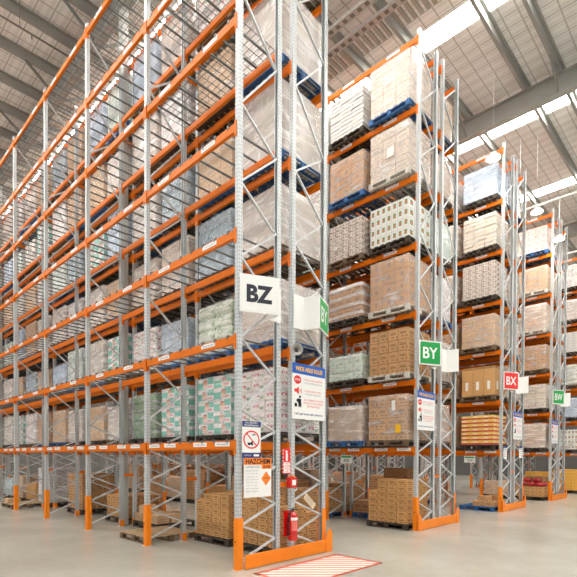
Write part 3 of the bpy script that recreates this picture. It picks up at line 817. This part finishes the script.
aisle_sign(P, False, 'BY', GREEN, WHITE, 'green BY aisle sign on the second rack')
aisle_sign(P+D, True, 'BX', RED, WHITE, 'blank white folded sign right of the green BY sign')
aisle_sign(2*P, False, 'BX', RED, WHITE, 'red BX aisle sign on the third rack')
aisle_sign(2*P+D, True, 'BW', GREEN, WHITE, 'blank white folded sign right of the red BX sign')
aisle_sign(3*P, False, 'BW', GREEN, WHITE, 'green BW aisle sign near the right edge')
aisle_sign(3*P+D, True, 'BV', RED, WHITE, 'blank white folded sign right of the green BW sign')

def rules_board(x, z, label, w=0.88, h=0.97, full=True, rz=0.0):
    root = empty('rules_board', (x, -0.075, z), rz); tag(root, label, 'sign')
    b = MB(); b.box(-w/2, w/2, -0.0035, 0.0035, -h/2, h/2); b.build('board', WHITE, root)
    S = Board(root)
    k = w/0.78; g = h/1.06
    S.rect('header', BLUE, -w/2, w/2, h/2-0.2*g, h/2, 1, 'blue header band')
    S.text('WIDE AISLE RULES', YEL, 0, h/2-0.1*g, 0.64*k, 0.085*g, 2, 0.03)
    S.poly('stop_symbol', RED, [(-0.27*k+0.085*k*math.cos(math.pi/8+i*math.pi/4), 0.215*g+0.085*g*math.sin(math.pi/8+i*math.pi/4)) for i in range(8)], 1)
    S.text('STOP', WHITE, -0.27*k, 0.215*g, 0.11*k, 0.045*g, 2, 0.02)
    S.text('STOP & LOOK BEFORE', RED, 0.09*k, 0.235*g, 0.46*k, 0.036*g); S.text('AT ALL INTERSECTIONS', TEXTGREY, 0.09*k, 0.175*g, 0.44*k, 0.032*g)
    S.poly('horn_symbol', RED, [(-0.34*k, -0.02*g), (-0.30*k, -0.02*g), (-0.24*k, -0.065*g), (-0.24*k, 0.085*g), (-0.30*k, 0.04*g), (-0.34*k, 0.04*g)], 1)
    for d in (0.0, 0.03): S.rect('sound_wave', RED, (-0.22+d)*k, (-0.208+d)*k, (-0.02-d*.6)*g, (0.04+d*.6)*g)
    S.text('SOUND HORN WHEN', RED, 0.09*k, 0.02*g, 0.40*k, 0.034*g); S.text('ON ENTRY AND EXIT', TEXTGREY, 0.09*k, -0.04*g, 0.38*k, 0.032*g)
    S.poly('person_symbol', BLACK, [(-0.25*k, -0.3*g), (-0.22*k, -0.3*g), (-0.215*k, -0.22*g), (-0.21*k, -0.3*g), (-0.18*k, -0.3*g), (-0.19*k, -0.14*g), (-0.25*k, -0.15*g), (-0.29*k, -0.19*g), (-0.3*k, -0.175*g), (-0.25*k, -0.125*g)][::1], 1)
    S.poly('person_head', BLACK, circ(-0.215*k, -0.105*g, 0.022*k, 14), 1)
    S.rect('bin_symbol', BLACK, -0.335*k, -0.28*k, -0.3*g, -0.23*g)
    for i, t in enumerate(('ALL RUBBISH MUST BE', 'PLACED IN THE CORRECT', 'BIN PROVIDED')):
        S.text(t, RED, 0.11*k, (-0.15-0.06*i)*g, (0.46, 0.48, 0.3)[i]*k, 0.034*g)
    S.text("Let's get home safe everyone", NAVY, 0.0, -0.43*g, 0.66*k, 0.062*g, 1, 0.015)
    return root
xs2 = D-FD/2
rules_board(1.57, 2.925, 'white rules board with blue header on the BZ rack end')
rules_board(P+0.33, 2.92, 'white rules board with blue header below the green BY sign', 0.88, 0.95)
rules_board(2*P+1.38, 2.89, 'white rules board below the red BX sign', 0.9, 0.95)
rules_board(3*P+0.32, 2.87, 'white rules board below the green BW sign', 0.9, 0.95)

# prohibition sign and hazchem sign on the BZ end frame
root = empty('prohibition_sign', (0.20, -0.082, 2.045)); root.scale = (0.88, 1, 0.64); tag(root, 'white no-entry sign with red slashed circle on the BZ end post', 'sign')
b = MB(); b.box(-0.22, 0.22, -0.0035, 0.0035, -0.45, 0.45); b.build('board', WHITE, root)
S = Board(root)
S.rect('header', NAVY, -0.22, 0.22, 0.31, 0.45, 1, 'navy header'); S.rect('footer', NAVY, -0.22, 0.22, -0.45, -0.32, 1, 'navy footer')
S.text('NO ENTRY', WHITE, 0, 0.41, 0.3, 0.04, 2, .01); S.text('PEDESTRIANS', WHITE, 0, 0.35, 0.34, 0.04, 2, .01)
S.text('WAREHOUSE', WHITE, -0.09, -0.385, 0.16, 0.03, 2); S.rect('footer_mark', WHITE, 0.05, 0.18, -0.41, -0.36, 2)
ring = MB(); T = Matrix(((1, 0, 0, 0), (0, 0, -1, -0.0048), (0, 1, 0, 0), (0, 0, 0, 1)))
n = 36
for i in range(n):
    a0, a1 = 2*math.pi*i/n, 2*math.pi*(i+1)/n
    q = [(r*math.cos(a), 0.0+r*1.15*math.sin(a)) for r, a in ((0.165, a0), (0.195, a0), (0.195, a1), (0.165, a1))]
    ring.prism(q, 0, 0.0012, 0, T)
ring.prism([(-0.135, 0.15), (-0.115, 0.165), (0.135, -0.15), (0.115, -0.165)][::-1], 0, 0.0016, 0, T)
ring.build('prohibition_ring', RED, root)
S.poly('forklift_symbol', BLACK, [(-0.09, -0.12), (0.03, -0.12), (0.03, -0.04), (0.0, -0.04), (-0.02, -0.075), (-0.09, -0.075)], 1)
S.poly('wheel', BLACK, circ(-0.06, -0.115, 0.026, 12), 1); S.poly('wheel', BLACK, circ(0.012, -0.115, 0.026, 12), 1)
S.poly('pedestrian_symbol', BLACK, [(0.02, 0.09), (0.06, 0.12), (0.1, 0.11), (0.09, 0.14), (0.03, 0.14)], 1)
root = empty('hazchem_sign', (0.34, -0.082, 1.445)); root.scale = (0.89, 1, 0.68); tag(root, 'orange and white HAZCHEM sign below the slashed-circle sign', 'sign')
b = MB(); b.box(-0.33, 0.33, -0.0035, 0.0035, -0.46, 0.46); b.build('board', WHITE, root)
S = Board(root)
S.rect('header', SORANGE, -0.33, 0.33, 0.30, 0.46, 1, 'orange header'); S.rect('code_panel', SORANGE, 0.09, 0.33, 0.20, 0.30, 1, 'orange panel')
S.text('HAZCHEM', BLACK, 0, 0.38, 0.58, 0.12, 2, 0.03); S.text('2YE', BLACK, 0.21, 0.25, 0.17, 0.06, 2, .02)
S.text('FLAMMABLE GOODS', TEXTGREY, -0.12, 0.25, 0.34, 0.05)
S.poly('hazard_diamond', SORANGE, [(0.2, -0.2), (0.32, -0.03), (0.2, 0.14), (0.08, -0.03)], 1, 'orange diamond'); S.text('1.4S', BLACK, 0.2, -0.02, 0.08, 0.04, 2)
for i in range(8): S.text(['EMERGENCY CONTACT', 'In case of spill or fire', 'evacuate the area and', 'call the warden first', 'Keep ignition away', 'Wear safety gear', 'See the manifest', 'Site office'][i], TEXTGREY, -0.14, 0.16-0.068*i, 0.30-0.02*(i % 3), 0.026)

# fire point on the back-row inner post
fx = D-FD
root = empty('fire_extinguisher_sign', (1.005, -0.075, 1.705)); tag(root, 'red and white fire extinguisher sign with checked border on the post', 'sign')
b = MB(); b.box(-0.1, 0.1, -0.0035, 0.0035, -0.215, 0.215); b.build('board', RED, root); S = Board(root)
for i in range(7):
    for u in (-0.092, 0.092): S.rect('border_mark', WHITE, u-0.007, u+0.007, -0.2+i*0.062, -0.17+i*0.062)
S.rect('text_panel', WHITE, -0.075, 0.075, -0.2, -0.02)
for i in range(4): S.text(['FIRE', 'EXTINGUISHER', 'POWDER', 'ABE'][i], RED, 0, -0.045-i*0.042, (0.08, .13, .1, .06)[i], 0.026, 2)
S.poly('extinguisher_symbol', WHITE, [(-0.025, 0.0), (0.025, 0.0), (0.025, 0.12), (0.01, 0.15), (0.02, 0.18), (-0.05, 0.17), (-0.015, 0.15), (-0.025, 0.12)], 1)
root = empty('alarm_box', (1.09, -0.06, 1.34)); tag(root, 'red alarm call box on the post below the extinguisher sign', 'alarm box')
b = MB(); b.cbox(-0.085, 0.085, -0.11, 0, -0.09, 0.09, 0.012); b.build('box', REDP, root)
b = MB(); b.cbox(-0.045, 0.045, -0.118, -0.11, -0.045, 0.045, 0.003); b.build('call_plate', WHITE, root)
b = MB(); b.cbox(-0.045, 0.02, -0.12, -0.02, 0.0905, 0.12, 0.008); b.build('beacon', SORANGE, root)
b = MB()
pts = [(0.05+0.07*math.cos(t*math.pi/8), -0.06, -0.10-0.05*math.sin(t*math.pi/8)-0.0) for t in range(9)]
for p, q in zip(pts, pts[1:]): b.tube(p, q, 0.012, 8)
b.build('cable_loop', WHITE, root)
root = empty('fire_extinguisher', (1.06, -0.17, 0.36)); tag(root, 'red fire extinguisher with white label hung on the BZ end frame', 'fire extinguisher')
b = MB(); b.lathe([(0.001, 0), (0.07, 0.0), (0.085, 0.015), (0.085, 0.40), (0.08, 0.43), (0.055, 0.465), (0.028, 0.48), (0.028, 0.50), (0.001, 0.50)], 24); b.build('cylinder', REDP, root)
b = MB(); b.tube((0, 0, 0.5), (0, 0, 0.525), 0.02, 12); b.box(-0.015, 0.015, -0.10, 0.03, 0.525, 0.54); b.bar((0, 0.0, 0.55), (0, -0.1, 0.575), 0.025, 0.01); b.build('valve_handle', RUB, root)
b = MB()
hp = [(0.0, -0.02, 0.515), (-0.07, -0.02, 0.505), (-0.105, -0.015, 0.44), (-0.108, 0, 0.3), (-0.105, 0, 0.15)]
for p, q in zip(hp, hp[1:]): b.tube(p, q, 0.013, 8)
b.tube((-0.105, 0, 0.15), (-0.105, 0, 0.09), 0.013, 8, 0, 0.022); b.build('hose', RUB, root)
def arc_label(r, a0, a1, z0, z1):
    b = MB(); n = 10
    for z in (z0, z1):
        for i in range(n+1):
            t = a0+(a1-a0)*i/n; b.v.append((r*math.cos(t), r*math.sin(t), z))
    for i in range(n): b.face([i, i+1, n+2+i, n+1+i], None, 0, True)
    return b
arc_label(0.0862, math.radians(205), math.radians(300), 0.345, 0.395).build('white_band', WHITE, root)
arc_label(0.0862, math.radians(212), math.radians(292), 0.17, 0.335).build('instruction_label', mat('extinguisher_label', (232, 120, 110), 0.5, fn=pr_pink), root)
arc_label(0.0865, 0, 2*math.pi, 0.10, 0.12).build('strap', RUB, root)
b = MB(); b.box(-0.12, 0.03, 0.085, 0.10, 0.06, 0.5); b.build('wall_bracket', REDP, root)
# horn loudspeaker
root = empty('horn_speaker', (fx+0.03, -0.05, 3.62)); tag(root, 'small grey horn loudspeaker on the post above the rules board', 'loudspeaker')
ax = Vector((-0.55, -0.83, -0.05)).normalized(); T = ax.to_track_quat('Z', 'Y').to_matrix().to_4x4()
b = MB(); b.lathe([(0.03, 0.0), (0.035, 0.06), (0.06, 0.12), (0.10, 0.15), (0.104, 0.155), (0.095, 0.150), (0.05, 0.11), (0.02, 0.06), (0.001, 0.058)], 24, 0, T); b.build('horn', GREYP, root)
b = MB(); b.lathe([(0.001, 0.06), (0.03, 0.075), (0.034, 0.11), (0.001, 0.125)], 16, 0, T); b.build('horn_core', mat('dark_grey_plastic', (90, 88, 84), 0.5), root)
b = MB(); b.bar((0, 0.06, -0.02), (0, 0, -0.02), 0.03, 0.02); b.build('bracket', GALV, root)
# loose card tied to a brace of the end frame
root = empty('paper_card', (fx+0.42, -0.06, 0.98)); tag(root, 'tilted cream card with small print tied to the BZ end brace', 'card')
root.rotation_euler = (0, math.radians(40), 0)
b = MB(); b.box(-0.17, 0.17, -0.002, 0.002, -0.06, 0.06); b.build('card', PAPER, root)
S = Board(root); S.d = -0.002
for i in range(5): S.rect('print_line', TEXTGREY, -0.14, 0.12-0.03*(i % 2), 0.04-0.02*i, 0.046-0.02*i)
# small stickers on BY and BX
def notice(x, z, label, y=-0.08, w=0.3, h=0.42):
    root = empty('notice', (x, y, z)); tag(root, label, 'sign')
    b = MB(); b.box(-w/2, w/2, -0.003, 0.003, -h/2, h/2); b.build('board', WHITE, root); S = Board(root); S.d = -0.003
    S.rect('header', NAVY, -w/2, w/2, h/2-0.07, h/2, 1)
    for i in range(4): S.rect('print_line', TEXTGREY, -w*.4, w*.35, h*.2-0.07*i, h*.2+0.02-0.07*i)
notice(2*P+0.17, 1.95, 'small white notice with navy top low on the BX end post')
notice(2*P+D-FD/2+0.05, 1.98, 'small white notice under the rules board on the BX rack')
for k, (x, y, t) in enumerate([(2*P-0.062, 1.0, 'BX'), (P-0.062, 2.05, 'BY')]):
    root = empty('hanging_sign', (x, y, 1.72), -math.pi/2); tag(root, f'small white plate hanging under the first {t} beam', 'sign')
    b = MB(); b.box(-0.19, 0.19, -0.004, 0.004, -0.11, 0.11); b.build('plate', WHITE, root)
    b = MB(); b.box(-0.15, -0.14, -0.002, 0.002, 0.11, 0.18); b.box(0.14, 0.15, -0.002, 0.002, 0.11, 0.18); b.build('hanger', GALV, root)
    S = Board(root); S.rect('header', GREEN, -0.17, 0.17, 0.04, 0.09); S.text('200', BLACK, 0, -0.03, 0.2, 0.08)

# ------------------------------------------------------------------ floor, walls, roof
def floor_fn(n, col, b):
    oc = n.coord('Object')
    f = n.noise(oc, 0.5, 6.0, 0.6); f2 = n.noise(oc, 6.0, 5.0, 0.65); f3 = n.noise(oc, 60.0, 2.0)
    c = n.mix(n.ramp(f, 0.35, 0.68), lin(164, 160, 148), lin(182, 178, 167))
    c = n.mix(n.m('MULTIPLY', n.ramp(f2, 0.5, 0.75), 0.35), c, lin(150, 144, 130))
    c = n.mix(n.m('MULTIPLY', n.ramp(f3, 0.5, 0.8), 0.15), c, lin(140, 134, 124))
    # saw-cut joints
    x, y, _ = n.sep(oc)
    j = n.m('MAXIMUM', n.m('LESS_THAN', n.m('ABSOLUTE', n.m('ADD', n.m('MODULO', n.m('ADD', y, 41.65), 8.0), -4.0)), 0.006),
            n.m('LESS_THAN', n.m('ABSOLUTE', n.m('ADD', n.m('MODULO', n.m('ADD', x, 43.0), 11.1), -5.5)), 0.006))
    c = n.mix(n.m('MULTIPLY', j, 0.5), c, lin(120, 112, 100))
    r = n.new('ShaderNodeMapRange'); n.put(r.inputs[0], f2); r.inputs[3].default_value = 0.14; r.inputs[4].default_value = 0.3
    n.put(b.inputs['Roughness'], r.outputs[0])
    return c
FLOOR = mat('polished_concrete', (210, 200, 184), 0.3, fn=floor_fn)
b = MB(); b.box(-26, 42, -26, 30, -0.2, 0.0); tag(b.build('floor', FLOOR), kind='structure')
WALLM = mat('grey_wall_cladding', (92, 90, 86), 0.6, 0, 0.04, 2)
b = MB(); b.box(-12, 42, 29.8, 30.0, 0, 14.4); tag(b.build('wall_back', WALLM), kind='structure')
b = MB(); b.box(41.8, 42, -14, 30, 0, 14.4); tag(b.build('wall_right', WALLM), kind='structure')
def roof_fn(n, col, b):
    x, y, z = n.sep(n.coord('Object'))
    g = lambda v, p, w: n.m('LESS_THAN', n.m('ABSOLUTE', n.m('SUBTRACT', n.m('FRACT', n.m('DIVIDE', n.m('ADD', v, 100.0), p)), 0.5)), w)
    line = n.m('MAXIMUM', g(x, 0.42, 0.045), g(y, 0.42, 0.045))
    big = g(x, 0.21, 0.2)
    c = n.mix(n.m('MULTIPLY', line, 0.5), col, lin(120, 116, 108))
    return n.mix(n.m('MULTIPLY', big, 0.16), c, lin(150, 146, 138))
ROOF = mat('roof_insulation_facing', (240, 239, 236), 0.6, 0, 0.04, 1.2, fn=roof_fn)
RZ = 14.12
SKY = [(-8.4, -7.7), (-3.0, -2.3), (2.4, 3.1), (7.85, 8.55), (13.2, 13.85), (18.75, 19.4), (24.3, 24.95), (29.8, 30.45)]
b = MB(); xs = sorted(SKY); x = -12.0
for a, c in xs: b.box(x, a, -14, 30, RZ, RZ+0.12); x = c
b.box(x, 42, -14, 30, RZ, RZ+0.12)
tag(b.build('ceiling', ROOF), kind='structure')
SKYM = mat('translucent_skylight', (255, 253, 248), 0.4, emit=22.0)
for i, (a, c) in enumerate(xs):
    b = MB(); b.box(a, c, -14, 30, RZ+0.02, RZ+0.06); tag(b.build(f'window_{i+1}', SKYM), kind='structure')
STEEL = mat('grey_painted_steel', (160, 160, 154), 0.5, 0, 0.05, 2)
STEELD = mat('dark_grey_steel', (128, 128, 122), 0.5, 0, 0.05, 2)
def ibeam(b, x, y0, y1, z0, z1, w):
    b.box(x-w/2, x+w/2, y0, y1, z0, z0+0.025); b.box(x-w/2, x+w/2, y0, y1, z1-0.025, z1); b.box(x-0.012, x+0.012, y0, y1, z0+0.025, z1-0.025)
RAFX = [D/2, 11.88, 22.8]
ti = 1
for x in RAFX:
    b = MB(); ibeam(b, x, -14, 29.8, 13.2, 13.855, 0.26)
    tag(b.build(f'trim_{ti}', STEEL), kind='structure'); ti += 1
PURY = [-13.0, -11.5, -10, -8.6, -7.2, -5.8, -4.3, -2.9, -1.42, -0.42, 1.5, 2.95] + [4.4+1.44*k for k in range(17)]
for y in PURY:
    b = MB(); h = 0.26
    b.box(-12, 41.8, y-0.006, y+0.006, RZ-h, RZ-0.001); b.box(-12, 41.8, y, y+0.09, RZ-h, RZ-h+0.012); b.box(-12, 41.8, y-0.09, y, RZ-0.014, RZ-0.001)
    tag(b.build(f'trim_{ti}', STEEL), kind='structure'); ti += 1
# fly braces
for x in RAFX:
    for k, y in enumerate(PURY):
        if k % 2: continue
        b = MB()
        b.bar((x-0.12, y+0.03, 13.23), (x-1.0, y+0.03, RZ-0.25), 0.06, 0.06)
        b.bar((x+0.12, y+0.03, 13.23), (x+1.0, y+0.03, RZ-0.25), 0.06, 0.06)
        tag(b.build(f'trim_{ti}', STEELD), kind='structure'); ti += 1
# corrugated unlined strips and cable trays under the roof
CORR = mat('bare_corrugated_sheet', (176, 172, 162), 0.45, 0.2, 0.05, 3)
for (xa, xb) in ((6.6, 7.25), (4.3, 4.9)):
    b = MB(); y = -14
    while y < 29.8: b.box(xa, xb, y, y+0.10, RZ-0.05, RZ-0.002); y += 0.2
    tag(b.build(f'trim_{ti}', CORR), kind='structure'); ti += 1
def perf_fn(n, col, b):
    x, y, z = n.sep(n.coord('Object'))
    sl = n.m('MULTIPLY', n.m('LESS_THAN', n.m('FRACT', n.m('DIVIDE', n.m('ADD', y, 50.0), 0.24)), 0.5), n.m('LESS_THAN', n.m('ABSOLUTE', x), 0.06))
    return n.mix(sl, col, lin(120, 117, 110))
PERF = mat('perforated_tray_steel', (190, 190, 184), 0.4, 0.3, fn=perf_fn)
for x in (5.55, 6.1):
    root = empty('cable_tray', (x, 8, 13.45)); root.location.z = 13.6; tag(root, f'perforated steel cable tray under the roof, {"left" if x < 6 else "right"} one of two', 'cable tray')
    b = MB()
    b.box(-0.11, -0.1, -20, 20, 0, 0.07); b.box(0.1, 0.11, -20, 20, 0, 0.07); b.build('side_rail', GALV, root)
    b = MB(); b.box(-0.1, 0.1, -20, 20, 0, 0.01); b.build('tray_floor', PERF, root)
    b = MB(); y = -19
    while y < 20: b.tube((0, y, 0.01), (0, y, RZ-13.6-0.001), 0.006, 6); y += 2.88
    b.build('hanger_rods', GALV, root)
# columns in the gap between the two rows
for i, (x, y, z1) in enumerate([(D/2, 2*W+0.24, 13.2), (11.88, 2*W+0.24, 13.2), (D/2, 6*W+0.24, 13.2)]):
    b = MB(); b.cbox(x-0.085, x+0.085, y-0.1, y+0.1, 0.0, z1, 0.01)
    tag(b.build(f'trim_{ti}', mat(f'column_paint_{i}', (196, 196, 190), 0.5, 0, 0.04, 2)), kind='structure'); ti += 1

b = MB(); b.tube((-11, 8.55, 13.4), (0.86, 8.55, 13.4), 0.025, 8)
for x in (-9, -6, -3, -0.6): b.tube((x, 8.55, 13.4), (x, 8.55, RZ-0.001), 0.008, 6); b.tube((x+0.3, 8.55, 13.4), (x+0.3, 8.55, 13.28), 0.02, 8)
tag(b.build('sprinkler_pipe', STEELD), 'thin dark sprinkler pipe between the roof purlins at top left', 'pipe')
# high-bay lamps
LENS = mat('lamp_lens', (255, 246, 228), 0.4, emit=16.0)
ALU = mat('lamp_housing', (210, 210, 205), 0.4, 0.3)
LAMPS = [(10.08, -0.05, 11.0), (14.41, -0.05, 11.0), (16.35, -0.3, 10.55)]
LL = ['round white high-bay lamp glowing above the BX rack corner', 'round white high-bay lamp glowing left of the BW rack top', 'round white high-bay lamp furthest right']
for i, (x, y, z) in enumerate(LAMPS):
    root = empty('high_bay_lamp', (x, y, z)); tag(root, LL[i] if i < 3 else 'round high-bay lamp hung from the roof outside the photo', 'lamp', 'high-bay lamps')
    b = MB(); b.lathe([(0.001, 0.16), (0.10, 0.16), (0.13, 0.10), (0.20, 0.06), (0.22, 0.0), (0.205, 0.0), (0.001, 0.02)], 28); b.build('housing', ALU, root)
    b = MB(); b.lathe([(0.204, -0.002), (0.001, -0.004)], 28); b.build('lens', LENS, root)
    b = MB(); b.tube((0, 0, 0.16), (0, 0, RZ-0.0-z), 0.005, 8); b.build('suspension_rod', GALV, root)
for x in (14.45, 19.9):
    b = MB(); b.tube((x+0.1, -14, 11.3), (x+0.1, 24, 11.3), 0.04, 10)
    for y in (-12, -6, 0.6, 6, 12, 18): b.tube((x+0.1, y, 11.3), (x+0.1, y, RZ-0.001), 0.006, 6)
    tag(b.build('conduit_pipe', WHITE), 'white conduit pipe running below the roof at ' + ('the lamp right of the BX rack' if x < 15 else 'the right edge of the photo'), 'pipe')

# keep-clear hatching on the floor in front of the BZ end
RPAINT = mat('worn_red_floor_paint', (226, 112, 92), 0.5, 0, 0.2, 20)
WPAINT = mat('worn_white_floor_paint', (232, 222, 212), 0.5, 0, 0.06, 14)
MK = [(0.12, -0.42), (2.12, -0.30), (2.30, -1.35), (0.0, -1.75)]
root = empty('floor_marking', (0, 0, 0)); tag(root, 'red and white hatched keep-clear marking on the floor by the BZ rack end', 'floor marking')
xa, xb, ya, yb = 0.02, 2.06, -1.34, -0.32
b = MB(); b.box(xa, xb, ya, yb, 0.0002, 0.0010); b.build('white_paint', WPAINT, root)
b = MB()
for (q0, q1, q2, q3) in ((xa, xb, ya, ya+0.07), (xa, xb, yb-0.07, yb), (xa, xa+0.07, ya, yb), (xb-0.07, xb, ya, yb)): b.box(q0, q1, q2, q3, 0.001, 0.0016)
k = xa-0.95
while k < xb:
    # diagonal stripes clipped to the border
    pts = []
    for (px, py) in ((k+1.02, ya), (k+1.02+0.075, ya), (k+0.075, yb), (k, yb)): pts.append((px, py))
    def clip(poly, fx, lim, sgn):
        out = []
        for i in range(len(poly)):
            a, c = poly[i-1], poly[i]
            ia, ic = sgn*(a[0]-lim) >= 0, sgn*(c[0]-lim) >= 0
            if ia != ic:
                t = (lim-a[0])/(c[0]-a[0]); out.append((lim, a[1]+t*(c[1]-a[1])))
            if ic: out.append(c)
        return out
    pts = clip(pts, 0, xa, 1)
    if len(pts) > 2: pts = clip(pts, 0, xb, -1)
    if len(pts) > 2: b.prism(pts, 0.001, 0.0016)
    k += 0.21
b.build('red_hatching', RPAINT, root)

# ------------------------------------------------------------------ light
w = bpy.data.worlds.new('World'); SC.world = w; w.use_nodes = True
bg = w.node_tree.nodes['Background']; bg.inputs[0].default_value = (1.0, 0.985, 0.985, 1); bg.inputs[1].default_value = 0.58
for i, (x, y, z) in enumerate(LAMPS):
    li = bpy.data.lights.new('lamp_light', 'AREA'); li.shape = 'DISK'; li.size = 0.4; li.energy = 25; li.color = (1, 0.95, 0.86)
    lo = bpy.data.objects.new('lamp_light', li); lo.location = (x, y, z-0.02); COL.objects.link(lo)

# ------------------------------------------------------------------ camera
f, cy, yaw, pitch, roll = 464.436, 463.339, 0.80047, -0.01377, 0.00446
px, py, pz = -4.65466, -5.59893, 1.77557
F = Vector((math.sin(yaw), math.cos(yaw), 0)); Rv = Vector((math.cos(yaw), -math.sin(yaw), 0)); U = Vector((0, 0, 1))
F, U = F*math.cos(pitch)+U*math.sin(pitch), U*math.cos(pitch)-F*math.sin(pitch)
R3 = Rv*math.cos(roll)+U*math.sin(roll); U3 = U*math.cos(roll)-Rv*math.sin(roll)
cam = bpy.data.cameras.new('camera'); co = bpy.data.objects.new('camera', cam); COL.objects.link(co)
M = Matrix((R3, U3, -F)).transposed().to_4x4(); M.translation = (px, py, pz); co.matrix_world = M
cam.sensor_width = 36; cam.lens = f/577*36; cam.shift_y = (cy-288.5)/577; cam.shift_x = 0.5/577
cam.clip_end = 200
SC.camera = co
SC.view_settings.view_transform = 'Standard'; SC.view_settings.look = 'None'; SC.view_settings.gamma = 1.0
SC.view_settings.use_curve_mapping = False; SC.view_settings.exposure = 0.27
